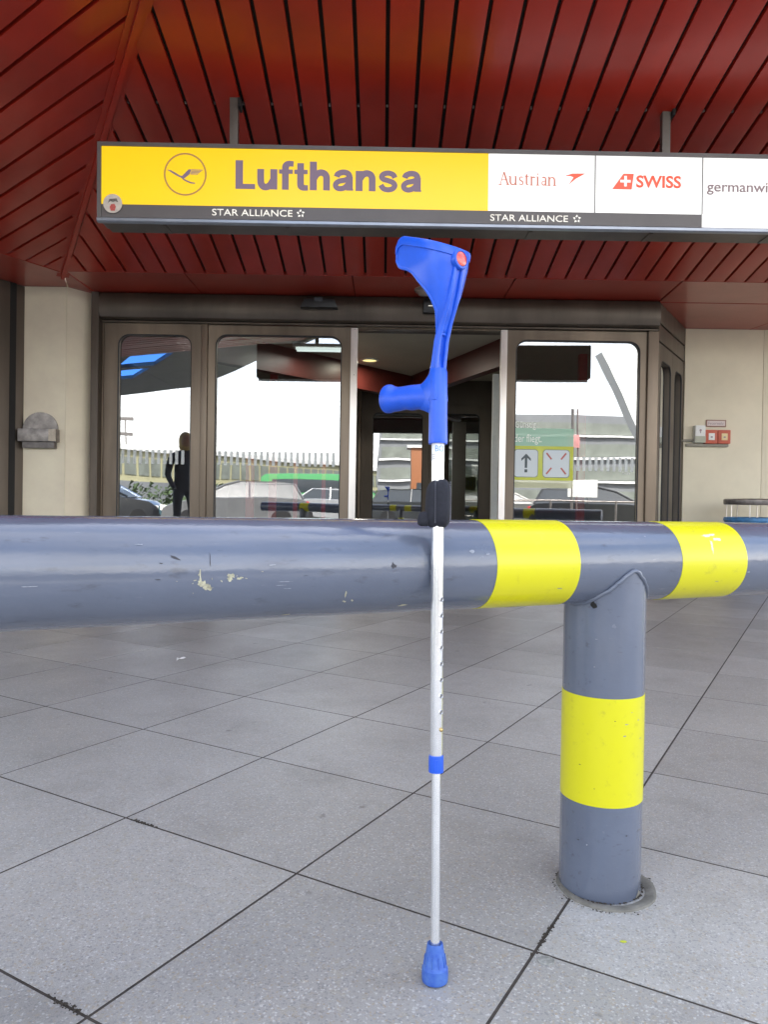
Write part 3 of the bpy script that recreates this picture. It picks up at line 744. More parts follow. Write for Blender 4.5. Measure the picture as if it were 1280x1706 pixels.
# "Austrian" in a thin serif: upright stems with small serif bars
def serif_word(parent, x0, x1, zb, cap, y, m):
    xh = cap*0.66; th = 0.0085; tn = 0.0042; bm = bmesh.new()
    def st(xa, za, xb, zb_, w):
        d = Vector((xb-xa, zb_-za)); d.normalize(); nn = Vector((-d.y, d.x))*w/2
        poly_xz(bm, [(xa+nn.x, za+nn.y), (xb+nn.x, zb_+nn.y), (xb-nn.x, zb_-nn.y), (xa-nn.x, za-nn.y)], y)
    def arc(cx, cz, rx, rz, a0, a1, w0, w1, n=9):
        prev = None
        for i in range(n+1):
            a = radians(a0 + (a1-a0)*i/n); w = w0 + (w1-w0)*i/n
            p, q = (cx+(rx+w/2)*cos(a), cz+(rz+w/2)*sin(a)), (cx+(rx-w/2)*cos(a), cz+(rz-w/2)*sin(a))
            if prev: poly_xz(bm, [prev[0], p, q, prev[1]], y)
            prev = (p, q)
    def ser(x, z, w=0.018): st(x-w/2, z, x+w/2, z, tn)
    U = (x1-x0)/8.05; x = x0
    # A
    st(x+U*0.12, zb, x+U*0.60, zb+cap, tn); st(x+U*0.60, zb+cap, x+U*1.15, zb, th); st(x+U*0.30, zb+cap*0.38, x+U*0.90, zb+cap*0.38, tn); ser(x+U*0.12, zb); ser(x+U*1.15, zb)
    x += U*1.45
    def n_(x, flip=False):
        if not flip:
            st(x, zb, x, zb+xh, th); st(x+U*0.72, zb, x+U*0.72, zb+xh*0.62, th); arc(x+U*0.38, zb+xh*0.60, U*0.34, xh*0.36, 0, 170, th, tn); ser(x, zb); ser(x+U*0.72, zb); ser(x-0.004, zb+xh, 0.01)
        else:
            st(x, zb+xh*0.38, x, zb+xh, th); st(x+U*0.72, zb, x+U*0.72, zb+xh, th); arc(x+U*0.35, zb+xh*0.38, U*0.35, xh*0.36, 180, 350, th, tn); ser(x-0.004, zb+xh, 0.01); ser(x+U*0.70, zb+xh, 0.01); ser(x+U*0.75, zb, 0.012)
    n_(x, True); x += U*1.18
    # s
    arc(x+U*0.27, zb+xh*0.74, U*0.22, xh*0.22, 20, 270, tn, th*0.9); arc(x+U*0.27, zb+xh*0.25, U*0.24, xh*0.23, 90, -160, th*0.9, tn); x += U*0.80
    # t
    st(x+U*0.18, zb+xh*0.2, x+U*0.18, zb+xh*1.28, th); st(x-U*0.02, zb+xh, x+U*0.50, zb+xh, tn); arc(x+U*0.38, zb+xh*0.22, U*0.2, xh*0.2, 180, 300, th, tn); x += U*0.74
    # r
    st(x+U*0.1, zb, x+U*0.1, zb+xh, th); arc(x+U*0.36, zb+xh*0.72, U*0.24, xh*0.24, 160, 40, tn, th); ser(x+U*0.1, zb); ser(x+U*0.06, zb+xh, 0.01); x += U*0.82
    # i
    st(x+U*0.1, zb, x+U*0.1, zb+xh, th); ser(x+U*0.1, zb); ser(x+U*0.05, zb+xh, 0.01); arc(x+U*0.1, zb+xh*1.32, 0.002, 0.002, 0, 360, 0.0045, 0.0045); x += U*0.60
    # a
    arc(x+U*0.35, zb+xh*0.76, U*0.22, xh*0.20, 150, 0, th, th*0.7); st(x+U*0.57, zb+xh*0.76, x+U*0.57, zb+xh*0.06, th); arc(x+U*0.31, zb+xh*0.26, U*0.24, xh*0.24, 60, 360, tn, th*0.8); ser(x+U*0.62, zb, 0.010); x += U*0.98
    n_(x + U*0.05)
    obj('lettering', bm, m, parent)
serif_word(f1, 2.214, 2.552, 0.238, 0.070, -0.0022, LRED2)
bm = bmesh.new(); poly_xz(bm, [(2.578, 0.292), (2.62, 0.306), (2.694, 0.308), (2.64, 0.277), (2.600, 0.243), (2.628, 0.285), (2.612, 0.292)], -0.002); obj('arrow_mark', bm, LRED, f1)
bm = bmesh.new(); poly_xz(bm, [(2.604, 0.228), (2.650, 0.236), (2.698, 0.238), (2.655, 0.226), (2.640, 0.214), (2.632, 0.225)], -0.002); obj('arrow_shadow', bm, mat('pale_grey_print', (0.6, 0.55, 0.5), 0.5, var=0.03, emit=(0.8, 0.75, 0.7), estr=0.4), f1)
bm = bmesh.new(); poly_xz(bm, [(2.845, 0.224), (2.955, 0.224), (2.966, 0.311), (2.908, 0.311)], -0.002); tl = obj('tail_mark', bm, LRED, f2_)
bm = bmesh.new(); abox(bm, 2.912, 2.926, -0.0038, -0.003, 0.240, 0.298); abox(bm, 2.890, 2.911, -0.0038, -0.003, 0.262, 0.276); abox(bm, 2.927, 2.948, -0.0038, -0.003, 0.262, 0.276)
obj('cross_mark', bm, LWHITE if False else SWHI, f2_)
for xd in (2.7495, 3.3535): face('divider', xd-0.003, xd+0.003, 0.0935, 0.4085, SIGNF, -0.0012)
text('lettering', 'SWISS', LRED, f2_, 2.980, 3.232, 0.238, 0.064, -0.0015, bold=0.024)
text('lettering', 'germanwings', LGREY, f3, 3.378, 3.838, 0.222, 0.056, -0.0015, bold=0.008)
# round sticker stuck across the corner
bm = bmesh.new(); poly_xz(bm, [(0.088 + 0.052*cos(2*pi*i/28), 0.092 + 0.052*sin(2*pi*i/28)) for i in range(28)], -0.0105, 0.0012)
stk = obj('round_sticker', bm, mat('cream_sticker', (0.62, 0.55, 0.47), 0.5, var=0.15, vscale=40), SG)
bm = bmesh.new(); poly_xz(bm, [(0.078, 0.052), (0.100, 0.052), (0.106, 0.075), (0.097, 0.090), (0.080, 0.088), (0.072, 0.072)], -0.0125)
obj('sticker_print', bm, mat('pink_print', (0.55, 0.10, 0.08), 0.5, var=0.3, vscale=90), stk)
bm = bmesh.new()
for q in ([(0.062, 0.094), (0.070, 0.116), (0.110, 0.120), (0.118, 0.098), (0.104, 0.104), (0.090, 0.100), (0.076, 0.104)],): poly_xz(bm, q, -0.0125)
obj('sticker_print', bm, mat('grey_print', (0.16, 0.14, 0.12), 0.5, var=0.4, vscale=120), stk)
# hangers
for hx in (0.735, 3.165):
    bm = bmesh.new(); topz = 0.80; abox(bm, hx-0.023, hx+0.023, 0.045, 0.085, 0.42, topz); bevel(bm, 0.003)
    hg = obj('hanger', bm, mat('hanger_metal', (0.13, 0.115, 0.10), 0.4, metal=0.4, var=0.2, vscale=8), SG, 40)
    bm = bmesh.new(); abox(bm, hx+0.026, hx+0.040, 0.02, 0.10, 0.655, 0.70); obj('hanger_bracket', bm, GAP, hg)

# ================================================================== SMALL THINGS ON THE FRONT
# wall ashtray on the cream column
WA = empty('wall_ashtray', (-3.015, 6.595, 1.18)); tag(WA, 'half-round brushed steel wall ashtray on the cream column at far left', 'ashtray')
bm = bmesh.new(); pts = [(-0.155, 0.12)] + [(0.155*cos(pi - pi*i/18), 0.165 + 0.150*sin(pi - pi*i/18)) for i in range(19)] + [(0.155, 0.12)]
poly_xz(bm, pts, 0.0, 0.012); obj('back_plate', bm, STEEL, WA)
box('tray', STEEL, -0.165, 0.165, -0.085, 0.0, 0.055, 0.165, WA, 0.006)
box('tray_end', mat('tray_end_steel', (0.36, 0.31, 0.25), 0.4, metal=0.7, var=0.3, vscale=20), 0.105, 0.168, -0.088, -0.086, 0.058, 0.162, WA, 0)
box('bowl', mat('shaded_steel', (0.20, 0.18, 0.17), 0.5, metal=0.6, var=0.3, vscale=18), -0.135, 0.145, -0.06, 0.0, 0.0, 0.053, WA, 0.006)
# right wall call points
kb = empty('key_box', (3.214, 7.752, 1.42)); tag(kb, 'white upright key box on the beige wall beside two orange call boxes', 'box')
box('box_body', WPLAS, -0.052, 0.052, -0.07, 0, 0.0, 0.175, kb, 0.006); box('box_foot', mat('grey_green_plastic', (0.42, 0.43, 0.33), 0.5, var=0.1), -0.054, 0.054, -0.073, -0.071, 0.0, 0.065, kb, 0)
bm = bmesh.new(); lathe(bm, [(0.012, -0.001), (0.012, 0.001)], 14, M=Matrix.Translation((0, -0.072, 0.125)) @ Matrix.Rotation(pi/2, 4, 'X')); abox(bm, -0.004, 0.004, -0.0735, -0.071, 0.095, 0.120)
obj('key_mark', bm, LGREY, kb)
for x, lab in ((3.334, 'orange call box with white square centre, next to the white key box'), (3.466, 'orange call box with pale yellow square centre, rightmost on the beige wall')):
    cb = empty('call_box', (x, 7.752, 1.413)); tag(cb, lab, 'call box', 'orange call boxes on the beige wall')
    box('housing', ORANGE, -0.063, 0.063, -0.055, 0, 0.0, 0.140, cb, 0.007)
    box('window', WPLAS if x < 3.4 else mat('pale_yellow_plastic', (0.75, 0.60, 0.30), 0.4, var=0.1), -0.030, 0.032, -0.058, -0.0555, 0.035, 0.105, cb, 0.001)
    box('push_button', LGREY, -0.010, 0.010, -0.061, -0.0585, 0.058, 0.074, cb, 0.002)
lp = empty('label_plate', (3.398, 7.752, 1.588)); tag(lp, 'small brown framed label plate above the orange call boxes', 'sign')
box('plate_frame', mat('brown_plate', (0.25, 0.12, 0.08), 0.5, var=0.1), -0.103, 0.103, -0.008, 0, 0, 0.072, lp, 0.002)
box('plate_face', mat('pink_white_plate', (0.66, 0.56, 0.52), 0.5, var=0.08), -0.092, 0.092, -0.0105, -0.0085, 0.010, 0.062, lp, 0)
text('lettering', 'Feuerwehr', LGREY, lp, -0.080, 0.080, 0.022, 0.030, -0.0108, th=0.0008)
cdt = box('conduit', mat('grey_brown_trunking', (0.24, 0.22, 0.17), 0.5, var=0.1), -0.20, 0.23, -0.03, 0, 0, 0.028, None, 0.003); cdt.location = (3.29, 7.752, 1.382)
tag(cdt, 'thin grey trunking running under the call boxes to the bay', 'trunking')
cdt = box('conduit', mat('grey_brown_trunking', (0.24, 0.22, 0.17), 0.5, var=0.1), -0.06, 0.06, -0.03, 0, 0, 0.022, None, 0.003); cdt.location = (3.10, 7.752, 1.432)
tag(cdt, 'short stub of grey trunking left of the white key box', 'trunking')
# waste bin at right edge
WB = empty('waste_bin', (3.56, 7.25, 0)); tag(WB, 'round waste bin with steel lid ring on thin rods above a blue liner', 'bin')
bm = bmesh.new(); lathe(bm, [(0.20, 0.79), (0.262, 0.79), (0.268, 0.80), (0.268, 0.838), (0.258, 0.846), (0.05, 0.853), (0.0001, 0.853)], 48); obj('lid', bm, STEEL, WB, 40)
for i in range(8):
    a = 2*pi*i/8 + 0.2
    bm = bmesh.new(); tube(bm, [(0.24*cos(a), 0.24*sin(a), 0.64), (0.24*cos(a), 0.24*sin(a), 0.80)], 0.005, 6); obj('rod', bm, ALU, WB, 60)
bm = bmesh.new(); lathe(bm, [(0.19, 0.10), (0.22, 0.12), (0.255, 0.62), (0.268, 0.64), (0.262, 0.668), (0.245, 0.672), (0.235, 0.60)], 40); obj('liner', bm, BINB, WB, 40)
bm = bmesh.new(); lathe(bm, [(0.24, 0.0), (0.24, 0.09), (0.20, 0.10)], 40); obj('base', bm, STEEL, WB, 40)
# sensors and dome lamp over the door
sA = empty('door_sensor', (-0.60, 6.69, 2.455)); tag(sA, 'flat dark trapezoid sensor box on the header above the left sliding door', 'sensor')
bm = bmesh.new(); prism(bm, [(-0.165, -0.08, 0), (0.165, -0.08, 0), (0.135, -0.08, 0.075), (-0.125, -0.08, 0.075)], (0, 0.09, 0)); bevel(bm, 0.006); obj('sensor_body', bm, BPLAS, sA, 40)
bm = bmesh.new(); abox(bm, -0.04, 0.03, -0.083, -0.081, 0.05, 0.085); obj('sensor_window', bm, FACD, sA)
sB = empty('door_sensor', (0.405, 6.69, 2.425)); tag(sB, 'black motion sensor with a thin white line above the open doorway', 'sensor')
box('sensor_body', BPLAS, -0.088, 0.088, -0.07, 0.01, 0.0, 0.12, sB, 0.012); box('white_line', LWHITE, -0.045, 0.03, -0.0725, -0.0705, 0.056, 0.064, sB, 0)
bm = bmesh.new(); lathe(bm, [(0.10, 0), (0.10, -0.014), (0.085, -0.02), (0.08, -0.03), (0.055, -0.052), (0.0001, -0.060)], 28)
dm = obj('dome_lamp', bm, mat('frosted_dome', (0.30, 0.24, 0.20), 0.25, var=0.1, coat=0.5), None, 40); dm.location = (0.33, 6.50, ZS); tag(dm, 'small round dome fitting on the red soffit above the doorway', 'lamp')

# poster film on right sliding door
PF = empty('poster_film', (1.17, 6.833, 0.92)); tag(PF, 'green and lime poster with pictograms on the glass of the right sliding door', 'poster')
def rp(name, pts, m, y): bm = bmesh.new(); poly_xz(bm, pts, y); return obj(name, bm, m, PF)
FG = film_mat('mint_film', (0.38, 0.66, 0.48), 0.7); FL = film_mat('lime_film', (0.62, 0.66, 0.03), 0.72); FS = film_mat('silver_film', (0.66, 0.72, 0.74), 0.85)
FE = film_mat('outline_film', (0.22, 0.26, 0.22), 0.8); FC = film_mat('pale_lime_film', (0.72, 0.72, 0.45), 0.6)
rp('green_field', [(0, 0.37), (0.54, 0.37), (0.54, 0.53), (0, 0.53)], FG, 0)
rp('lime_field', [(0, 0.06), (0.54, 0.06), (0.54, 0.37), (0, 0.37)], FL, 0)
rp('pale_field', [(0, -0.01), (0.54, -0.01), (0.54, 0.06), (0, 0.06)], FC, 0)
for x0_, x1_ in ((-0.0, 0.222), (0.262, 0.508)):
    rp('pictogram_edge', rrect(x0_, x1_, 0.085, 0.340, 0.03), FE, -0.0008); rp('pictogram', rrect(x0_+0.006, x1_-0.006, 0.091, 0.334, 0.028), FS, -0.0014)
PK = film_mat('dark_ink', (0.03, 0.05, 0.06), 0.95); PR = film_mat('red_ink', (0.45, 0.10, 0.08), 0.9); PW = film_mat('white_ink', (0.85, 0.88, 0.80), 0.95)
rp('arrow_head', [(0.112, 0.300), (0.155, 0.255), (0.155, 0.232), (0.122, 0.262), (0.122, 0.170), (0.100, 0.170), (0.100, 0.262), (0.068, 0.232), (0.068, 0.255)], PK, -0.002)
rp('arrow_foot', [(0.098, 0.130), (0.124, 0.130), (0.124, 0.158), (0.098, 0.158)], PK, -0.002)
for sx, sz in ((-1, 1), (1, 1), (-1, -1), (1, -1)):
    cx_, cz_ = 0.385 + sx*0.065, 0.213 + sz*0.07
    rp('cross_stroke', [(cx_-0.028*sx, cz_-0.028*sz), (cx_-0.016*sx, cz_-0.036*sz), (cx_+0.030*sx, cz_+0.020*sz), (cx_+0.018*sx, cz_+0.030*sz)], PR, -0.002)
text('lettering', 'Günstig', PW, PF, 0.005, 0.195, 0.535, 0.060, -0.001, th=0.0006)
text('lettering', 'der fliegt.', PW, PF, 0.003, 0.250, 0.405, 0.070, -0.001, th=0.0006)
text('lettering', 'TANN', PW, PF, 0.985, 1.055, 0.126, 0.022, -0.001, th=0.0006)

# ================================================================== GUARD RAIL
RA = 0.44831; RZ = 0.6432; RR_ = 0.0795
GR = empty('guard_rail', (0, 1.280, RZ), (0, radians(0.216), RA))
tag(GR, 'thick grey-blue painted steel pipe barrier with yellow bands across the foreground', 'barrier')
bm = bmesh.new(); seg = 96
def ring(bm, x, r, sg=seg): return [bm.verts.new((x, r*cos(2*pi*k/sg), r*sin(2*pi*k/sg))) for k in range(sg)]
xs = [-2.4 + 0.1*i for i in range(60)]
rs = [ring(bm, x, RR_) for x in xs]
for a, b in zip(rs, rs[1:]):
    for k in range(seg): bm.faces.new((a[k], a[(k+1) % seg], b[(k+1) % seg], b[k]))
bm.faces.new(rs[0][::-1]); bm.faces.new(rs[-1])
obj('pipe', bm, RAIL, GR, 40)
def band(x0, x1):
    bm = bmesh.new(); a = ring(bm, x0, RR_+0.0002); b = ring(bm, x0+0.0004, RR_+0.0009); c = ring(bm, x1-0.0004, RR_+0.0009); d = ring(bm, x1, RR_+0.0002)
    for p, q in ((a, b), (b, c), (c, d)):
        for k in range(seg): bm.faces.new((p[k], p[(k+1) % seg], q[(k+1) % seg], q[k]))
    return obj('yellow_band', bm, YEL, GR, 60)
band(0.1785, 0.3595); band(0.6135, 0.797); band(-1.6, -1.42); band(2.35, 2.53)
PTAPE = None
CHIP = mat('chipped_paint', (0.48, 0.46, 0.33), 0.8, var=0.5, vscale=160, bump=0.0008, bscale=300)
SCR = mat('pale_scratch', (0.30, 0.32, 0.37), 0.6, var=0.4, vscale=200)
DSC = mat('dark_scratch', (0.035, 0.035, 0.045), 0.6, var=0.3, vscale=100)
def chip(name, x, ang, w, h, m, n=11, seed=1, rr=RR_, parent=None, kind='rail', up=0.0005, skew=0.0):
    """irregular flake lying on the pipe (ang measured from the horizontal towards the viewer, up positive)"""
    rnd = random.Random(seed); bm = bmesh.new(); pts = []
    N = 8
    ctr = None
    def P(u, v):
        a = ang + v/rr
        if kind == 'rail': return Vector((x+u, -(rr+up)*cos(a), (rr+up)*sin(a)))
        return Vector(((rr+up)*sin(x+u/rr), -(rr+up)*cos(x+u/rr), ang+v))
    ring_ = []
    if m is CHIP or m is PTAPE: n = 26
    for i in range(n):
        t = 2*pi*i/n; q = rnd.uniform(0.42, 1.0) if n < 20 else (0.62 + 0.30*sin(2*t+seed) + rnd.uniform(-0.22, 0.22))
        ring_.append((w/2*q*cos(t) + skew*h/2*q*sin(t), h/2*q*sin(t)))
    vs = [bm.verts.new(P(*q)) for q in ring_]; c0 = bm.verts.new(P(0, 0))
    for i in range(n): bm.faces.new((vs[i], vs[(i+1) % n], c0))
    return obj(name, bm, m, parent or GR)
# flaked patches (pipe x, angle)
chip('paint_chip', -0.318, radians(-12), 0.026, 0.020, CHIP, seed=3)
chip('paint_chip', -0.326, radians(-3), 0.006, 0.022, CHIP, seed=4)
chip('paint_chip', -0.283, radians(-4), 0.020, 0.012, CHIP, seed=5)
chip('paint_chip', -0.268, radians(-5), 0.012, 0.005, CHIP, seed=6)
chip('paint_chip', -0.098, radians(-28), 0.003, 0.028, CHIP, seed=8)
chip('paint_chip', -0.097, radians(-38), 0.008, 0.006, CHIP, seed=9)
chip('paint_chip', -0.084, radians(-37), 0.006, 0.005, CHIP, seed=10)
chip('paint_chip', 0.012, radians(-50), 0.026, 0.006, CHIP, seed=12)
chip('paint_chip', -0.185, radians(-60), 0.016, 0.006, CHIP, seed=13)
chip('scratch', -0.312, radians(14), 0.0016, 0.026, DSC, seed=14)
chip('scratch', -0.36, radians(17), 0.010, 0.010, DSC, seed=21, skew=-2)
chip('scratch', -0.20, radians(-10), 0.030, 0.0014, SCR, seed=15)
chip('scratch', -0.205, radians(-14), 0.026, 0.0010, SCR, seed=16)
chip('scratch', -0.195, radians(-18), 0.016, 0.0010, SCR, seed=17)
chip('scratch', -0.545, radians(-8), 0.030, 0.002, SCR, seed=18, skew=1.0)
chip('scratch', 0.13, radians(20), 0.012, 0.010, SCR, seed=19)
chip('scratch', -0.02, radians(5), 0.012, 0.012, DSC, seed=22)
chip('scratch', 0.05, radians(-3), 0.010, 0.016, SCR, seed=24)
for i in range(14):
    rnd = random.Random(100+i)
    chip('scratch', rnd.uniform(-0.62, 1.0), radians(rnd.uniform(-50, 50)), rnd.uniform(0.003, 0.016), rnd.uniform(0.0008, 0.003), rnd.choice((SCR, SCR, DSC)), seed=200+i, skew=rnd.uniform(-2, 2), up=0.0013)
PTAPE = mat('torn_paper_residue', (0.72, 0.70, 0.55), 0.8, var=0.3, vscale=120)
chip('tape_residue', 0.700, radians(24), 0.012, 0.034, PTAPE, seed=31, up=0.0014)
chip('tape_residue', 0.705, radians(42), 0.050, 0.012, PTAPE, seed=32, up=0.0014)
chip('tape_residue', 0.722, radians(35), 0.022, 0.014, PTAPE, seed=33, up=0.0014)
for i in range(14):
    rnd = random.Random(800+i)
    chip('paint_chip', -0.30+rnd.gauss(0, 0.03), radians(-7+rnd.gauss(0, 6)), rnd.uniform(0.0015, 0.005), rnd.uniform(0.001, 0.004), CHIP, seed=820+i)
# posts
PRX = 0.0785
def post(px, py, lean):
    """post with its top notched to saddle the pipe"""
    P = empty('post', (0, 0, 0)); P.parent = GR
    inv = GR_M.inverted()
    P.matrix_local = inv @ (Matrix.Translation((px, py, 0)) @ Matrix.Rotation(RA, 4, 'Z'))
    bm = bmesh.new(); sg = 96; zc = RZ - 0.0035*px/0.9*0.4
    zs_ = [-0.03, 0.05, 0.12, 0.1815, 0.25, 0.32, 0.388, 0.45, 0.5]
    rings = [[bm.verts.new((PRX*sin(t), -PRX*cos(t), z)) for t in [2*pi*k/sg for k in range(sg)]] for z in zs_]
    topr = []
    bead = []
    for k in range(sg):
        t = 2*pi*k/sg; v = PRX*cos(t); zt = zc - math.sqrt(max(0, RR_**2 - v*v))
        topr.append(bm.verts.new((PRX*sin(t), -PRX*cos(t), zt + 0.002)))
        rnd = random.Random(k)
        bead.append((PRX*1.01*sin(t)+rnd.uniform(-.0007, .0007), -PRX*1.012*cos(t), zt - 0.001 + rnd.uniform(-.0012, .0012)))
    rings.append(topr)
    for a, b in zip(rings, rings[1:]):
        for k in range(sg): bm.faces.new((a[k], a[(k+1) % sg], b[(k+1) % sg], b[k]))
    body = obj('post_pipe', bm, RAIL, P, 60)
    bm = bmesh.new(); tube(bm, bead, 0.0042, 8, True); obj('weld', bm, RAIL, P, 60)
    bm = bmesh.new(); ra = [[bm.verts.new((r*sin(2*pi*k/sg), -r*cos(2*pi*k/sg), z)) for k in range(sg)] for r, z in ((PRX+.0001, 0.1817), (PRX+.0008, 0.1821), (PRX+.0008, 0.3875), (PRX+.0001, 0.3879))]
    for a, b in zip(ra, ra[1:]):
        for k in range(sg): bm.faces.new((a[k], a[(k+1) % sg], b[(k+1) % sg], b[k]))
    obj('yellow_band', bm, YEL, P, 60)
    return P
GR_M = Matrix.Translation((0, 1.280, RZ)) @ Matrix.Rotation(RA, 4, 'Z') @ Matrix.Rotation(radians(0.216), 4, 'Y')
PX, PY = 0.440, 1.489
pmain = post(PX, PY, 0)
def on_axis(t): return (t*cos(RA), 1.280 + t*sin(RA))
for t in (-1.55, 2.5): q = on_axis(t); post(q[0], q[1], 0)
chip('hole', -0.98-RA*0, 0.5635, 0.017, 0.016, DARK, seed=41, rr=PRX, parent=pmain, kind='post', up=0.0012)
for i in range(16):
    rnd = random.Random(500+i)
    chip('scratch', rnd.uniform(-1.3, 1.1), rnd.uniform(0.05, 0.52), rnd.uniform(0.003, 0.010), rnd.uniform(0.0008, 0.004), rnd.choice((SCR, SCR, DSC)), seed=600+i, rr=PRX, parent=pmain, kind='post', up=0.0013)
for i in range(9): chip('scratch', 0.93, 0.40+0.016*i, 0.0018, 0.009, SCR, seed=700+i, rr=PRX, parent=pmain, kind='post', up=0.0008)
chip('paint_chip', 0.45, 0.004, 0.030, 0.026, CONC, seed=51, rr=PRX, parent=pmain, kind='post', up=0.0008)
# concrete collar round the post foot
bm = bmesh.new(); sg = 64; prof = [(0.074, 0.0010), (0.080, 0.0018), (0.088, 0.0045), (0.0945, 0.003), (0.0965, -0.005)]; rs = []
for r, z in prof:
    rs.append([bm.verts.new((r*(1+0.012*sin(3*2*pi*k/sg+1)+0.01*sin(7*2*pi*k/sg))*cos(2*pi*k/sg), r*(1+0.012*sin(3*2*pi*k/sg+1))*sin(2*pi*k/sg), z)) for k in range(sg)])
for a, b in zip(rs, rs[1:]):
    for k in range(sg): bm.faces.new((a[k], a[(k+1) % sg], b[(k+1) % sg], b[k]))
cl = obj('footing_collar', bm, CONC, None, 60); cl.location = (PX+0.010, PY-0.010, 0.001); tag(cl, 'thin concrete collar in the paving round the foot of the barrier post', 'footing')

bm = bmesh.new(); rnd = random.Random(9)
for k in range(60):
    a = rnd.gauss(-2.3, 0.9) if k % 3 else rnd.uniform(0, 2*pi); rr_ = 0.0975 + abs(rnd.gauss(0, 0.004)); q = rnd.uniform(0.0004, 0.0014)
    abox(bm, -q, q, -q, q, 0, q*0.6, Matrix.Translation((rr_*cos(a), rr_*sin(a), 0)) @ Matrix.Rotation(a, 4, 'Z'))
for k in range(200):
    a = rnd.uniform(0, 2*pi); rr_ = 0.0800 + abs(rnd.gauss(0, 0.0015)); q = rnd.uniform(0.0006, 0.0016)
    abox(bm, -q, q, -q, q, 0, q, Matrix.Translation((rr_*cos(a)-0.010, rr_*sin(a)+0.010, 0.002)))
o = obj('soil_ring', bm, mat('dark_soil', (0.055, 0.045, 0.035), 0.95, var=0.4, vscale=200), None); o.location = (PX+0.010, PY-0.010, 0.0004); tag(o, 'dark grit gathered round the concrete collar of the post', 'dirt', kind='stuff')

# ================================================================== CRUTCH
CRT = empty('crutch', (0.0920, 1.1750, 0.0)); CRT.rotation_euler = (radians(-4.18), radians(-0.35), 0)
tag(CRT, 'blue and silver forearm crutch leaning upright against the grey barrier', 'crutch')
bm = bmesh.new(); lathe(bm, [(0.0001, 0.0), (0.0185, 0.0), (0.0203, 0.002), (0.0210, 0.012), (0.0205, 0.0215), (0.0188, 0.0235), (0.0172, 0.0265), (0.0142, 0.047), (0.0124, 0.058), (0.0112, 0.0585), (0.0080, 0.055), (0.0080, 0.05)], 40)
obj('rubber_tip', bm, RUBBER, CRT, 35)
bm = bmesh.new()
for i in range(10):
    a = 2*pi*i/10; tube(bm, [(0.0176*cos(a), 0.0176*sin(a), 0.026), (0.0152*cos(a), 0.0152*sin(a), 0.042)], 0.0012, 6)
obj('tip_rib', bm, RUBBER, CRT, 60)
bm = bmesh.new(); lathe(bm, [(0.0074, 0.045), (0.0074, 0.34)], 32); obj('lower_tube', bm, TUBE, CRT, 60)
bm = bmesh.new(); lathe(bm, [(0.0080, 0.323), (0.0118, 0.3225), (0.0121, 0.325), (0.0120, 0.345), (0.0116, 0.349), (0.0103, 0.349)], 40); obj('locking_clip', bm, BLUE, CRT, 40)
bm = bmesh.new(); abox(bm, -0.0020, 0.0020, -0.0135, -0.0118, 0.326, 0.344); bevel(bm, 0.0005); obj('clip_rib', bm, BLUE, CRT)
bm = bmesh.new(); lathe(bm, [(0.0085, 0.347), (0.0100, 0.3475), (0.0103, 0.349), (0.0103, 0.87)], 40); obj('upper_tube', bm, TUBE, CRT, 60)
HD = radians(-48)   # holes face right and forwards
for i in range(8):
    M = Matrix.Translation((0.0104*cos(HD), 0.0104*sin(HD), 0.4180 + 0.02555*i)) @ Matrix.Rotation(HD, 4, 'Z') @ Matrix.Rotation(pi/2, 4, 'Y')
    bm = bmesh.new(); lathe(bm, [(0.0026, -0.0005), (0.0034, 0.0004), (0.0042, 0.0000), (0.0046, -0.0014)], 16, M=M); hr = obj('adjustment_hole', bm, TUBE, CRT, 60)
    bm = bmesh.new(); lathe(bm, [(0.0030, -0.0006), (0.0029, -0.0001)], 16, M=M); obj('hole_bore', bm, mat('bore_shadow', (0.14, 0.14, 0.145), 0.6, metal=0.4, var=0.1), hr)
M = Matrix.Translation((0.0100*cos(HD), 0.0100*sin(HD), 0.3905)) @ Matrix.Rotation(HD, 4, 'Z') @ Matrix.Rotation(pi/2, 4, 'Y')
bm = bmesh.new(); lathe(bm, [(0.0034, 0.0), (0.0034, 0.0014), (0.0026, 0.0030), (0.0001, 0.0036)], 18, M=M); obj('snap_button', bm, BRASS, CRT, 60)
# sticker round the tube
def wrap(name, z0, z1, t0, t1, r, m, parent=CRT, n=16):
    bm = bmesh.new(); a = []; b = []
    for i in range(n+1):
        t = t0 + (t1-t0)*i/n; a.append(bm.verts.new((r*cos(t), r*sin(t), z0))); b.append(bm.verts.new((r*cos(t), r*sin(t), z1)))
    for i in range(n): bm.faces.new((a[i], a[i+1], b[i+1], b[i]))
    return obj(name, bm, m, parent, 60)
stick = wrap('sticker', 0.8215, 0.8515, radians(-178), radians(-2), 0.0105, WHITEP)
def wraptext(body, z, h, t0, t1, bold):
    cu = bpy.data.curves.new('t', 'FONT'); cu.body = body; cu.offset = bold; t = bpy.data.objects.new('tmp', cu); COL.objects.link(t); bpy.context.view_layer.update()
    me = bpy.data.meshes.new_from_object(t.evaluated_get(bpy.context.evaluated_depsgraph_get())); bpy.data.objects.remove(t)
    xs_ = [v.co.x for v in me.vertices]; a, b = min(xs_), max(xs_)
    for v in me.vertices:
        tt = t0 + (t1-t0)*(v.co.x-a)/(b-a); v.co = Vector((0.0107*cos(tt), 0.0107*sin(tt), z + v.co.y/0.7*h))
    return link('sticker_print', me, INKB, stick)
wraptext('BO', 0.8365, 0.0100, radians(-118), radians(-38), 0.0)
for z in (0.831, 0.8275, 0.8245): wrap('sticker_line', z, z+0.0007, radians(-165), radians(-118), 0.01065, LGREY, stick, 6)
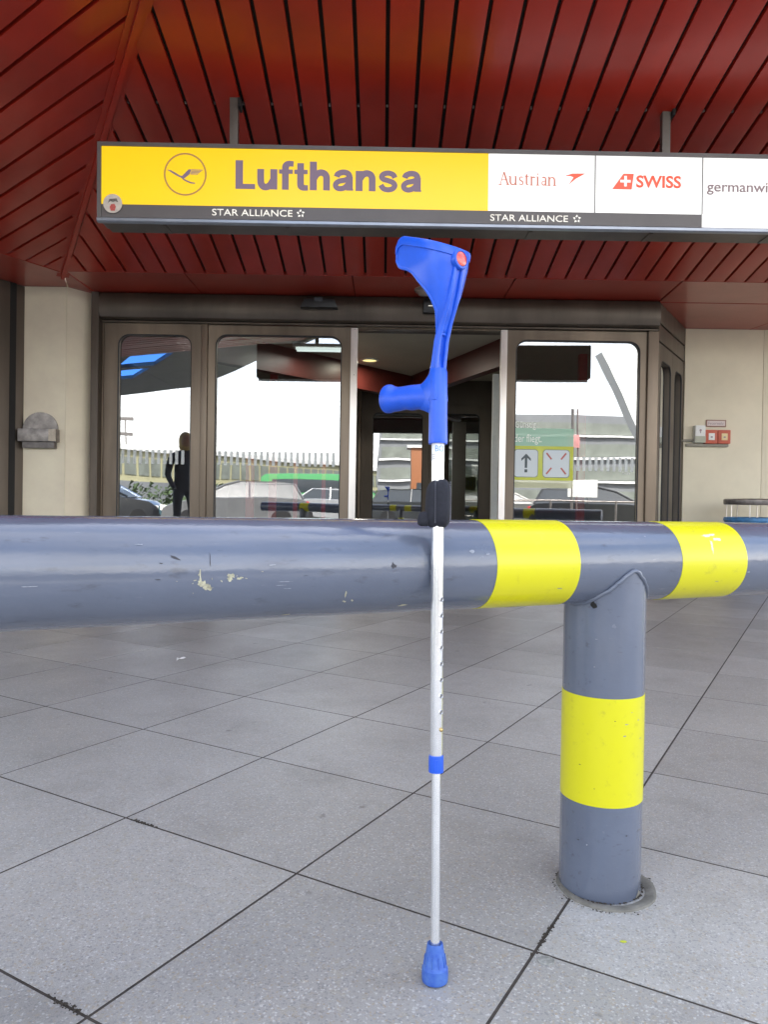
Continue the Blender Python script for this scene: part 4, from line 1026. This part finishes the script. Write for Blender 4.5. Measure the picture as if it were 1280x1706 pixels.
# ---- plastic moulding: socket + stem
def loft(bm, secs):
    vs = [[bm.verts.new(p) for p in s] for s in secs]; n = len(secs[0])
    for a, b in zip(vs, vs[1:]):
        for k in range(n): bm.faces.new((a[k], a[(k+1) % n], b[(k+1) % n], b[k]))
    bm.faces.new(vs[0][::-1]); bm.faces.new(vs[-1])
BC = radians(50); bdir = Vector((cos(BC), -sin(BC), 0)); fdir = -bdir; ndir = Vector((-sin(BC), -cos(BC), 0))
bm = bmesh.new(); lathe(bm, [(0.0108, 0.8505), (0.0152, 0.850), (0.0158, 0.853), (0.0154, 0.875), (0.0150, 0.93), (0.0150, 0.968), (0.0135, 0.974), (0.0001, 0.976)], 40)
obj('socket', bm, BLUE, CRT, 40)
UCOS = cos(BC)
def U(px, py): return (px - 732 + (py-400)*0.0055)/1003.0
def Zp(py): return 0.889 + (700-py)/1003.0
def fix(px, py):
    """true offset and height of a spine point, which sits nearer the viewer than the tube axis"""
    u = U(px, py)
    for _ in range(4):
        k = 1 - 0.766*max(0, u)/UCOS/1.25; u = (U(px, py) + 0.092)*k - 0.092
    return u/UCOS, 0.75 + (Zp(py)-0.75)*k
stem = [(668, 728, 30, 24), (650, 728, 29, 22), (636, 728.5, 28, 19), (622, 729, 26, 16), (600, 731.5, 25, 14), (567, 735.5, 24.5, 13), (539, 741.5, 24, 13), (511, 750, 24, 12), (480, 757.5, 24, 11), (455, 762, 23, 9), (438, 765, 20, 7)]
secs = []
for py, px, w, d in stem:
    t, z = fix(px, py); W2 = w/1003/2*1.02; D2 = d/1003/2*1.15; c = bdir*t
    gr = 0.32*D2 if py < 630 else 0.0
    prof = [(-1.0, 0.35), (-0.97, 0.85), (-0.82, 1.0), (-0.58, 0.98), (-0.46, 0.80), (-0.40, -9), (0.40, -9), (0.46, 0.80), (0.58, 0.98), (0.82, 1.0), (0.97, 0.85), (1.0, 0.35), (1.0, -0.5), (0.8, -0.9), (0.4, -1.0), (-0.4, -1.0), (-0.8, -0.9), (-1.0, -0.5)]
    s = []
    for l, dd in prof:
        dv = (0.98 - (0.95 if py < 630 else 0.0)) if dd == -9 else dd
        if dd == 0.80 and py >= 630: dv = 0.98
        p = c + ndir*(l*W2) + bdir*(dv*D2); s.append((p.x, p.y, z))
    secs.append(s)
bm = bmesh.new(); loft(bm, secs); stm = obj('stem', bm, BLUE, CRT, 32)
bv = stm.modifiers.new('bevel', 'BEVEL'); bv.width = 0.0012; bv.segments = 2; bv.limit_method = 'ANGLE'; bv.angle_limit = radians(30)
# grip
BH = radians(38); hdir = Vector((-cos(BH), sin(BH), 0)); hside = Vector((sin(BH), cos(BH), 0))
gs = []
grip = [(0.000, 0.000, 0.0120, 0.0290), (0.012, 0.000, 0.0135, 0.0235), (0.024, 0.000, 0.0150, 0.0222), (0.034, 0.0006, 0.0158, 0.0222), (0.042, 0.0020, 0.0160, 0.0210), (0.052, 0.0018, 0.0162, 0.0218), (0.062, 0.0022, 0.0162, 0.0216), (0.070, 0.0036, 0.0160, 0.0200), (0.080, 0.0032, 0.0160, 0.0206), (0.088, 0.0030, 0.0158, 0.0210), (0.096, 0.0046, 0.0164, 0.0222), (0.102, 0.0060, 0.0176, 0.0246), (0.110, 0.0060, 0.0180, 0.0256), (0.117, 0.0056, 0.0174, 0.0240), (0.121, 0.0050, 0.0150, 0.0200), (0.124, 0.0045, 0.0100, 0.0130), (0.125, 0.0045, 0.0040, 0.0055)]
zg = 0.9315
for s_, dz, rw, rh in grip:
    c = hdir*s_*0.94; sec = []
    for k in range(32):
        a = 2*pi*k/32; ca, sa = cos(a), sin(a)
        sec.append(tuple(c + hside*(rw*ca) + Vector((0, 0, zg + dz + rh*sa))))
    gs.append(sec)
bm = bmesh.new(); loft(bm, gs); gp = obj('grip', bm, mat('blue_soft_grip', (0.013, 0.095, 0.64), 0.42, var=0.12, vscale=25, bump=0.0001, bscale=700), CRT, 50)
sm = gp.modifiers.new('sub', 'SUBSURF'); sm.levels = 1; sm.render_levels = 1
# web under the stem joining grip
bm = bmesh.new()
ws = []
for s_, zt, zb_, w in ((-0.004, 0.998, 0.886, 0.0135), (0.004, 0.988, 0.891, 0.0142), (0.012, 0.975, 0.898, 0.0145), (0.020, 0.964, 0.904, 0.0142), (0.028, 0.957, 0.908, 0.0138), (0.036, 0.9525, 0.911, 0.012)):
    c = hdir*s_; zm = (zt+zb_)/2; hh = (zt-zb_)/2
    ws.append([tuple(c + hside*(w*cos(2*pi*k/24)) + Vector((0, 0, zm + hh*sin(2*pi*k/24)))) for k in range(24)])
loft(bm, ws); obj('grip_web', bm, BLUE, CRT, 60)
# ---- cuff
levels = [(556, 739.5, 726.8, .0125), (545, 742, 728.2, .0135), (533, 745, 728.8, .016), (525, 748, 728.5, .019), (515, 750, 727.5, .024), (496, 754, 720, .032), (481, 757, 710.6, .038), (464, 760, 697.5, .042), (453, 762, 690, .044), (447.5, 763, 681, .045), (445, 763.5, 671, .045), (440, 764.5, 666.5, .046), (432, 766, 664.8, .046)]
def interp(x, tab):
    if x <= tab[0][0]: return tab[0][1]
    for (a, va), (b, vb) in zip(tab, tab[1:]):
        if x <= b: return va + (vb-va)*(x-a)/(b-a)
    return tab[-1][1]
Rz = [(fix(l[1], l[0])[1], l[3]) for l in levels] + [(1.23, .0475)]
Tz = [fix(l[1], l[0])[::-1] for l in levels] + [fix(767.5, 410)[::-1]]
def path(R, s):
    """arc from the spine, then straight wing: returns forward, lateral"""
    if s < R*pi/2: return R*(1-cos(s/R)), R*sin(s/R)
    return R + (s-R*pi/2), R
sz = []
for py, xs_, xl, R in levels:
    target = (xs_-xl)/1003.0; s_ = 0
    while s_ < 0.2:
        f_, l_ = path(R, s_)
        if f_*cos(BC) + l_*sin(BC) >= target: break
        s_ += 0.0005
    kk = 1 + (-0.766*fix(xs_, py)[0] + 0.766*f_ - 0.643*l_)/1.25
    sz.append((s_, 0.75 + (Zp(py)-0.75)*kk))
sz.sort()
SMAX = max(s for s, z in sz)
mono = []; zmx = 0
for s_, z in sz:
    zmx = max(zmx, z); mono.append((s_, z))
def zbot(s): 
    z = interp(abs(s), mono); return z
def ztop(s):
    f_, l_ = path(0.046, abs(s)); z = 1.160 + 0.035*min(1, f_/0.085)
    tt = (abs(s) - (SMAX-0.016))/0.016
    if tt > 0: z -= 0.012*(1-math.sqrt(max(0, 1-tt*tt)))
    return z
NS, NV = 44, 16
bm = bmesh.new(); gridv = []; rimtop = []; border = []
for i in range(NS+1):
    s_ = -SMAX + 2*SMAX*i/NS; zb_, zt_ = zbot(s_), ztop(s_); colv = []
    if abs(s_) < 0.012: zb_ = fix(739.5, 556)[1]
    for j in range(NV+1):
        z = zb_ + (zt_-zb_)*j/NV; R = interp(z, Rz); T = interp(z, Tz)
        f_, l_ = path(R, abs(s_))
        p = bdir*T + fdir*f_ + ndir*(l_ if s_ > 0 else -l_) + Vector((0, 0, z)); colv.append(p)
    gridv.append(colv)
vv = [[bm.verts.new(p) for p in c] for c in gridv]
for a, b in zip(vv, vv[1:]):
    for j in range(NV): bm.faces.new((a[j], b[j], b[j+1], a[j+1]))
cf = obj('cuff', bm, BLUE, CRT, 60)
so = cf.modifiers.new('sol', 'SOLIDIFY'); so.thickness = 0.0036; so.offset = 0
# rim bead all round
loop = [c[-1] for c in gridv] + [gridv[-1][j] for j in range(NV-1, -1, -1)] + [c[0] for c in gridv[::-1]][1:] + [gridv[0][j] for j in range(1, NV)]
bm = bmesh.new(); tube(bm, loop, 0.0027, 10, True); obj('rim_bead', bm, BLUE, CRT, 60)
# top band, thicker outside lip
bm = bmesh.new(); outer = []
for i in range(NS+1):
    s_ = -SMAX + 2*SMAX*i/NS; zt_ = ztop(s_)
    row = []
    for off, dz in ((0.0016, -0.013), (0.0040, -0.0125), (0.0044, -0.002), (0.0030, 0.0015), (0.0, 0.0022)):
        z = zt_ + dz; R = interp(z, Rz); T = interp(z, Tz); f_, l_ = path(R, abs(s_))
        th = min(abs(s_)/R, pi/2); nrm = (bdir*cos(th) + ndir*(sin(th) if s_ > 0 else -sin(th)))
        row.append(bm.verts.new(bdir*T + fdir*f_ + ndir*(l_ if s_ > 0 else -l_) + Vector((0, 0, z)) + nrm*off))
    outer.append(row)
for a, b in zip(outer, outer[1:]):
    for j in range(4): bm.faces.new((a[j], b[j], b[j+1], a[j+1]))
obj('rim_band', bm, BLUE, CRT, 50)
# reflector boss on the spine
tb, zb0 = fix(766, 430); cpos = bdir*(tb+0.0015) + ndir*0.001 + Vector((0, 0, zb0-0.002))
zq = bdir.to_track_quat('Z', 'Y').to_matrix().to_4x4(); MB = Matrix.Translation(cpos) @ zq
bm = bmesh.new(); lathe(bm, [(0.0165, -0.004), (0.0165, 0.0025), (0.0155, 0.0048), (0.0125, 0.0052), (0.0118, 0.0038), (0.0118, 0.002)], 40, M=MB); bs = obj('reflector_boss', bm, BLUE, CRT, 50)
bm = bmesh.new(); lathe(bm, [(0.0116, 0.0022), (0.0116, 0.0046), (0.0095, 0.0058), (0.005, 0.0064), (0.0001, 0.0066)], 32, M=MB); obj('reflector', bm, ORREF, CRT, 60)
# ---- black wrist strap bunched round the tube
def blob(name, cx, cy, z0, z1, rx, ry, lean=0.0, rot=0.0, bulge=0.12, parent=CRT, m=FABRIC, sq=4.0):
    bm = bmesh.new(); secs = []; n = 14
    for j in range(n+1):
        t = j/n; z = z0 + (z1-z0)*t; e_ = (1 - abs(2*t-1)**5)**0.4 if 0 < t < 1 else 0.45
        sx_, sy_ = rx*max(e_, .45)*(1+bulge*sin(pi*t)), ry*max(e_, .45)*(1+bulge*sin(pi*t)); s = []
        for k in range(28):
            a = 2*pi*k/28; ca, sa = cos(a), sin(a)
            ux = abs(ca)**(2/sq)*(1 if ca > 0 else -1)*sx_; uy = abs(sa)**(2/sq)*(1 if sa > 0 else -1)*sy_
            s.append((cx + lean*t + ux*cos(rot)-uy*sin(rot), cy + ux*sin(rot)+uy*cos(rot), z))
        secs.append(s)
    loft(bm, secs); return obj(name, bm, m, parent, 60)
sb = blob('wrist_strap', 0.0068, -0.004, 0.7135, 0.7910, 0.0128, 0.0165, lean=0.001, rot=radians(-14), bulge=0.10)
blob('strap_loop', -0.0045, -0.001, 0.7130, 0.7900, 0.0150, 0.0165, lean=0.003, rot=radians(12), bulge=0.05)
blob('strap_end', -0.0220, 0.000, 0.7150, 0.7390, 0.0110, 0.0115, lean=0.003, bulge=0.1, sq=3)
bm = bmesh.new()
for i in range(19):
    z = 0.720 + i*0.0036; abox(bm, -0.0054, -0.0048, -0.0215-0.0012*sin(pi*i/19), -0.0190, z, z+0.0020)
for i in range(19):
    z = 0.720 + i*0.0036; abox(bm, 0.0186+0.0008*sin(pi*i/19), 0.0202, -0.0165, -0.0155, z, z+0.0020)
o = obj('stitching', bm, THREAD, CRT); o['kind'] = 'stuff'

# ================================================================== LITTER ON THE PAVING
bm = bmesh.new()
g_ = [[bm.verts.new((0.045*(i/4-0.5)+0.006*(j-1), 0.035*(j/2-0.5)+0.012*(i/4-0.5), 0.002+0.010*abs(sin(i*1.9+j*0.8)))) for j in range(3)] for i in range(5)]
for a, b in zip(g_, g_[1:]):
    for j in range(2): bm.faces.new((a[j], b[j], b[j+1], a[j+1]))
pp = obj('paper_scrap', bm, WHITEP, None); pp.location = (-0.937, 3.51, 0.002); pp.rotation_euler = (0, 0, 0.5); tag(pp, 'small crumpled white paper scrap lying on the paving behind the barrier', 'litter')
bm = bmesh.new(); lathe(bm, [(0.0145, 0.0), (0.0135, 0.0022), (0.011, 0.0016), (0.009, 0.0024), (0.0001, 0.0022)], 24)
gm = obj('flat_disc', bm, mat('trodden_gum', (0.30, 0.30, 0.28), 0.7, var=0.4, vscale=120), None, 60); gm.location = (0.279, 1.232, 0.0005); gm.scale = (1, 0.8, 1); tag(gm, 'flattened pale disc on the paving beside the tile joint crossing', 'litter')
def crumbs(name, x, y, w, h, seed, label):
    rnd = random.Random(seed); bm = bmesh.new()
    for i in range(60):
        px, py = x*0 + rnd.gauss(0, w), rnd.gauss(0, h); s = rnd.uniform(0.0006, 0.0020)
        abox(bm, -s, s, -s*rnd.uniform(.5, 1), s, 0, s*0.8, Matrix.Translation((px, py, 0)) @ Matrix.Rotation(rnd.uniform(0, 3), 4, 'Z'))
    o = obj(name, bm, mat('dark_soil', (0.055, 0.045, 0.035), 0.95, var=0.4, vscale=200), None); o.location = (x, y, 0.0); o.rotation_euler = (0, 0, GA)
    tag(o, label, 'dirt', kind='stuff')
def gpt(c, r): q = Vector((GX, GY, 0)) + gu*c*0.5 + gv*r*0.5; return q.x, q.y
crumbs('dirt_crumbs', *gpt(-0.88, 0.0), 0.022, 0.0022, 1, 'dark soil crumbs in the tile joint at left')
crumbs('dirt_crumbs', *gpt(-0.10, -1.0), 0.016, 0.0030, 2, 'dark soil crumbs at the tile joint crossing, bottom left')
crumbs('dirt_crumbs', *gpt(1.0, 0.12), 0.0025, 0.034, 3, 'dark soil crumbs along the joint by the post foot')
# green paint speck
bm = bmesh.new(); lathe(bm, [(0.004, 0.0), (0.0001, 0.0004)], 9); o = obj('paint_speck', bm, mat('lime_speck', (0.55, 0.6, 0.05), 0.5, var=0.1), None); o.location = (0.425, 1.29, 0.0008); o.scale = (1.6, 1, 1); tag(o, 'tiny lime paint speck on the tile in front of the post', 'mark')

# ================================================================== ACROSS THE ROAD (seen mirrored in the door glass)
def car(loc_, rz, colr, label, kind='estate'):
    C = empty('parked_car', loc_, (0, 0, rz)); tag(C, label, 'car', 'cars parked in front of the terminal')
    paint = mat('car_paint_' + '_'.join(str(int(c*1000)) for c in colr), colr, 0.25, metal=0.3, coat=0.8, var=0.06, vscale=2)
    side = [(-2.15, 0.28), (-2.2, 0.55), (-2.12, 0.88), (-1.95, 0.96), (-0.9, 1.0), (0.75, 0.98), (1.75, 0.84), (2.1, 0.66), (2.18, 0.35), (2.1, 0.22)]
    bm = bmesh.new(); secs = []
    for yy, k_ in ((-0.88, 0.93), (-0.86, 0.99), (-0.55, 1.0), (0.55, 1.0), (0.86, 0.99), (0.88, 0.93)):
        secs.append([(x*(0.985 if abs(yy) > .8 else 1), yy, 0.6 + (z-0.6)*k_) for x, z in side])
    loft(bm, secs); bmesh.ops.bevel(bm, geom=[e_ for e_ in bm.edges if e_.calc_face_angle(0) > 0.5], offset=0.03, segments=2, affect='EDGES')
    obj('body', bm, paint, C, 35)
    roof = [(-2.0, 0.95), (-1.75, 1.38), (-1.2, 1.47), (-0.1, 1.46), (0.35, 1.35), (1.05, 0.97)] if kind == 'estate' else [(-1.7, 0.97), (-1.1, 1.36), (-0.4, 1.43), (0.15, 1.38), (1.0, 0.97)]
    bm = bmesh.new(); loft(bm, [[(x, s*(0.84 - 0.24*(z-0.95)/0.5), z) for x, z in roof] for s in (-1, 1)]); obj('windows', bm, FACD, C, 30)
    bm = bmesh.new()
    top = [(x, z) for x, z in roof if z > 1.3]
    loft(bm, [[(x, s*0.61, z+0.012) for x, z in top] + [(x, s*0.61, z-0.03) for x, z in top[::-1]] for s in (-1, 1)])
    for s in (-1, 1):
        for a, b in zip(roof, roof[1:]):
            f = lambda x, z: (x, s*(0.85 - 0.24*(z-0.95)/0.5), z)
            if abs(b[1]-a[1]) > 0.1: tube(bm, [f(*a), f(*b)], 0.035, 6)
        tube(bm, [(-0.4, s*0.85, 0.97), (-0.4, s*0.61, 1.45)], 0.03, 6)
        tube(bm, [(top[0][0], s*0.615, top[0][1]), (top[-1][0], s*0.615, top[-1][1])], 0.03, 6)
    obj('roof', bm, paint, C, 40)
    for wx in (-1.35, 1.32):
        for s in (-1, 1):
            M = Matrix.Translation((wx, s*0.80, 0.31)) @ Matrix.Rotation(pi/2, 4, 'X')
            bm = bmesh.new(); lathe(bm, [(0.20, -0.10), (0.30, -0.10), (0.315, -0.07), (0.315, 0.07), (0.30, 0.10), (0.20, 0.10)], 24, M=M); w = obj('wheel', bm, GASKET, C, 40)
            bm = bmesh.new(); lathe(bm, [(0.20, -0.085), (0.20, 0.085)], 20, M=M); obj('rim', bm, ALU, w, 40)
    for s in (-1, 1):
        box('headlight', LWHITE, 2.02, 2.16, s*0.65-0.13, s*0.65+0.13, 0.58, 0.72, C, 0.03)
        box('tail_light', REDC, -2.19, -2.08, s*0.72-0.09, s*0.72+0.09, 0.68, 0.88, C, 0.02)
    return C
G0 = -0.13
car((-4.6, -9.6, G0), radians(168), (0.20, 0.205, 0.21), 'silver estate car in the parking row across the lane')
car((-8.6, -7.4, G0), radians(-52), (0.02, 0.022, 0.028), 'black car parked at the left end of the forecourt', 'saloon')
car((-10.2, -13.5, G0), radians(12), (0.06, 0.10, 0.18), 'dark blue car further along the far lane')
car((1.6, -10.4, G0), radians(8), (0.05, 0.055, 0.06), 'charcoal estate car in the middle of the parking row')
car((6.6, -9.2, G0), radians(12), (0.03, 0.032, 0.035), 'black estate car at the right of the parking row')
car((11.5, -13.0, G0), radians(-8), (0.10, 0.14, 0.22), 'blue grey car on the far lane to the right', 'saloon')
car((-1.6, -15.8, G0), radians(5), (0.45, 0.46, 0.47), 'pale silver car on the middle of the far lane', 'saloon')
car((-15.0, -18.0, G0), radians(20), (0.20, 0.21, 0.20), 'grey estate car far out on the left of the lane')
car((-20.5, -24.0, G0), radians(20), (0.26, 0.03, 0.03), 'dark red car beyond the grey estate on the left', 'saloon')
car((5.0, -16.8, G0), radians(0), (0.16, 0.16, 0.15), 'bronze grey car beyond the black estate', 'saloon')
HG = empty('hedge', (-14, -33, G0), (0, 0, radians(-20))); tag(HG, 'clipped dark green hedge behind the far lane', 'hedge')
bm = bmesh.new(); rnd = random.Random(5)
for k in range(2600):
    x, y, z = rnd.uniform(-14, 16), rnd.uniform(-0.7, 0.7), rnd.uniform(0.0, 1.7 + 0.25*sin(k)); a_ = rnd.uniform(0, 6.3); r_ = rnd.uniform(0.10, 0.22)
    v_ = [bm.verts.new((x + r_*cos(a_+q), y + r_*sin(a_+q)*0.7, z + r_*sin(q*1.7+a_))) for q in (0, 2.1, 4.2)]; bm.faces.new(v_)
o = obj('leaves', bm, mat('hedge_leaf', (0.05, 0.085, 0.03), 0.7, var=0.5, vscale=2), HG, recalc=False); o['kind'] = 'stuff'
# taxi-green van
V = empty('parked_van', (-2.6, -18.5, G0), (0, 0, radians(8))); tag(V, 'green and lime van parked beyond the silver car', 'van')
bm = bmesh.new(); loft(bm, [[(x, y, z) for x, z in ((-2.5, 0.3), (-2.5, 1.9), (-2.3, 2.05), (1.3, 2.05), (2.1, 1.15), (2.5, 1.0), (2.5, 0.3))] for y in (-0.9, 0.9)]); bevel(bm, 0.05); obj('body', bm, mat('green_van_paint', (0.08, 0.36, 0.12), 0.3, var=0.05, coat=0.6), V, 35)
box('lower_band', mat('lime_van_band', (0.50, 0.45, 0.03), 0.4, var=0.05), -2.3, 2.3, 0.905, 0.93, 0.45, 0.85, V, 0.01)
for s in (-1, 1): box('side_window', FACD, -2.0, 1.2, s*0.91-0.01, s*0.91+0.01, 1.25, 1.8, V, 0.005)
box('windscreen', FACD, 1.55, 1.62, -0.75, 0.75, 1.2, 1.75, V, 0)
for wx in (-1.5, 1.6):
    for s in (-1, 1):
        bm = bmesh.new(); lathe(bm, [(0.18, -0.11), (0.34, -0.1), (0.34, 0.1), (0.18, 0.11)], 24, M=Matrix.Translation((wx, s*0.83, 0.34)) @ Matrix.Rotation(pi/2, 4, 'X')); obj('wheel', bm, GASKET, V, 40)
# opposite terminal wing: long low block with white roof edge and dark slits
SLIT = mat('grey_green_slit', (0.20, 0.22, 0.19), 0.5, var=0.3, vscale=0.5)
OT = empty('opposite_terminal', (-20, -96, G0), (0, 0, radians(-56))); tag(OT, 'long low terminal wing across the apron road with a white roof edge', 'building')
box('wall', OLIVE, -60, 62, -14, 0, 0, 7.0, OT, 0); box('roof', FACW, -60.5, 62.5, -14.5, 0.5, 7.02, 7.6, OT, 0)
box('lower_band', FACG, -60, 62, 0.02, 0.3, 0, 3.1, OT, 0)
for k in range(60):
    bm = bmesh.new(); abox(bm, -59.3+k*2.0, -57.7+k*2.0, 0.01, 0.12, 3.9, 6.2); obj('window', bm, SLIT, OT)
# grey office block to the right
OB2 = empty('office_block', (22, -74, G0), (0, 0, radians(4))); tag(OB2, 'grey office block with stacked window bands across the road', 'building')
box('wall', FACG, -23, 32, -16, 0, 0, 11.5, OB2, 0)
for k in range(4): box('window_band', SLIT, -22.6, 31.6, 0.01, 0.1, 1.4+k*2.6, 2.8+k*2.6, OB2, 0)
for k in range(3): box('sill', FACW, -22.8, 31.8, 0.02, 0.5, 1.05+(k+1)*2.6, 1.3+(k+1)*2.6, OB2, 0)
KI = empty('kiosk', (3.4, -36, G0)); tag(KI, 'orange panelled kiosk standing in front of the grey office block', 'kiosk')
box('kiosk_wall', mat('orange_panel', (0.32, 0.12, 0.045), 0.5, var=0.1), -1.4, 1.4, -2, 0, 0, 5.0, KI, 0.02); box('kiosk_roof', FACW, -1.7, 1.7, -2.2, 0.2, 5.0, 5.2, KI, 0.02)
box('kiosk_window', FACD, -1.0, 1.0, 0.001, 0.05, 1.0, 2.4, KI, 0)
# white leaning advertising tower
AT = empty('advert_tower', (15.2, -26, G0)); tag(AT, 'tall white slanting advertising tower beyond the parked cars', 'tower')
bm = bmesh.new(); prism(bm, [(-3.9, 0, 9.0), (4.0, 0, 10.2), (4.0, 0, 0.0), (0.6, 0, 0.0)], (0, -1.2, 0)); obj('tower_body', bm, FACW, AT)
# guide sign with railing, right
GS_ = empty('guide_sign', (4.3, -3.6, G0)); tag(GS_, 'white road guide sign on a slim steel mast behind the viewer', 'sign')
bm = bmesh.new(); tube(bm, [(0, 0, 0), (0, 0, 3.1)], 0.035, 10); tube(bm, [(0.12, 0, 0), (0.12, 0, 3.1)], 0.02, 10); obj('mast', bm, STEEL, GS_, 60)
box('sign_panel', FACW, -1.5, -0.1, -0.03, 0.03, 1.75, 2.15, GS_, 0.004); box('sign_panel', mat('pink_sign', (0.60, 0.28, 0.27), 0.5, var=0.2), -0.12, 0.15, 0.035, 0.06, 2.2, 2.5, GS_, 0.004); box('sign_panel', WPLAS, -0.1, 0.6, -0.03, 0.03, 1.1, 1.5, GS_, 0.004)
FR = empty('street_railing', (5.2, -2.6, G0)); tag(FR, 'low steel pedestrian railing along the kerb', 'railing')
bm = bmesh.new()
for z in (0.55, 1.0): tube(bm, [(-3.2, 0, z), (4.2, 0, z)], 0.022, 8)
obj('rails', bm, STEEL, FR, 60)
for k in range(6): bm = bmesh.new(); tube(bm, [(-3.0+k*1.4, 0, 0), (-3.0+k*1.4, 0, 1.02)], 0.025, 8); obj('railing_post', bm, STEEL, FR, 60)
# floodlight masts on the skyline
for x, y, lab in ((-46, -120, 'tall thin floodlight mast behind the low terminal wing, left one'), (-52, -124, 'tall thin floodlight mast behind the low terminal wing, right one in the mirror')):
    FM = empty('floodlight_mast', (x, y, G0)); tag(FM, lab, 'mast', 'floodlight masts on the skyline')
    bm = bmesh.new(); tube(bm, [(0, 0, 0), (0, 0, 15)], 0.12, 6); obj('mast', bm, STEEL, FM); box('lamp_head', STEEL, -1.4, 1.4, -0.2, 0.2, 14.6, 15.2, FM, 0); box('lamp_head', STEEL, -1.2, 1.2, -0.2, 0.2, 12.0, 12.5, FM, 0)

# ================================================================== PERSON (only seen mirrored in the left pane)
PE = empty('person', (-3.00, 2.35, 0.0), (0, 0, radians(150))); tag(PE, 'person with fair hair in dark clothes, mirrored in the left glass pane', 'person')
def skin(name, verts, edges, radii, m, root, parent):
    me = bpy.data.meshes.new(name); me.from_pydata(verts, edges, []); o = link(name, me, m, parent)
    md = o.modifiers.new('skin', 'SKIN'); md.use_smooth_shade = True
    for i, r in enumerate(radii):
        me.skin_vertices[0].data[i].radius = (r, r) if not isinstance(r, tuple) else r
        me.skin_vertices[0].data[i].use_root = (i == root)
    s = o.modifiers.new('sub', 'SUBSURF'); s.levels = 1; s.render_levels = 1
    return o
try:
    vs_ = [(0,0,.95),(0,0,1.1),(0,.01,1.28),(0,.01,1.42),(0,0,1.50),(0,-.02,1.58),(0,-.02,1.68),
           (.10,0,.90),(.11,-.01,.50),(.11,.02,.09),(.11,-.13,.04),(-.10,0,.90),(-.12,-.03,.50),(-.13,.01,.09),(-.13,-.14,.04),
           (.19,.01,1.40),(.25,.03,1.13),(.20,-.12,.95),(.18,-.17,.90),(-.19,.01,1.40),(-.26,.03,1.13),(-.24,-.06,.90),(-.24,-.09,.82)]
    es_ = [(0,1),(1,2),(2,3),(3,4),(4,5),(5,6),(0,7),(7,8),(8,9),(9,10),(0,11),(11,12),(12,13),(13,14),(3,15),(15,16),(16,17),(17,18),(3,19),(19,20),(20,21),(21,22)]
    rd = [(.16,.11),(.15,.10),(.17,.12),(.13,.09),.055,.085,.08,.09,.06,.045,.04,.09,.06,.045,.04,.07,.05,.04,.035,.07,.05,.04,.035]
    skin('body', vs_, es_, rd, mat('dark_clothes', (0.085, 0.095, 0.12), 0.8, var=0.3, vscale=8), 0, PE)
    bm = bmesh.new(); bmesh.ops.create_uvsphere(bm, u_segments=24, v_segments=16, radius=1.0)
    for v in bm.verts: v.co = Vector((v.co.x*0.078, v.co.y*0.095-0.025, v.co.z*0.115+1.62))
    hd_ = obj('head', bm, mat('skin_tone', (0.50, 0.30, 0.22), 0.5, var=0.08), PE, 60)
    bm = bmesh.new(); bmesh.ops.create_uvsphere(bm, u_segments=24, v_segments=16, radius=1.0)
    for v in bm.verts:
        v.co = Vector((v.co.x*0.092, v.co.y*0.105+0.002, v.co.z*0.12+1.645 - (0.06 if v.co.z < -0.2 else 0)))
    obj('hair', bm, mat('fair_hair', (0.70, 0.52, 0.22), 0.6, var=0.4, vscale=40), PE, 60)
except Exception as ex:
    print('person skipped', ex)
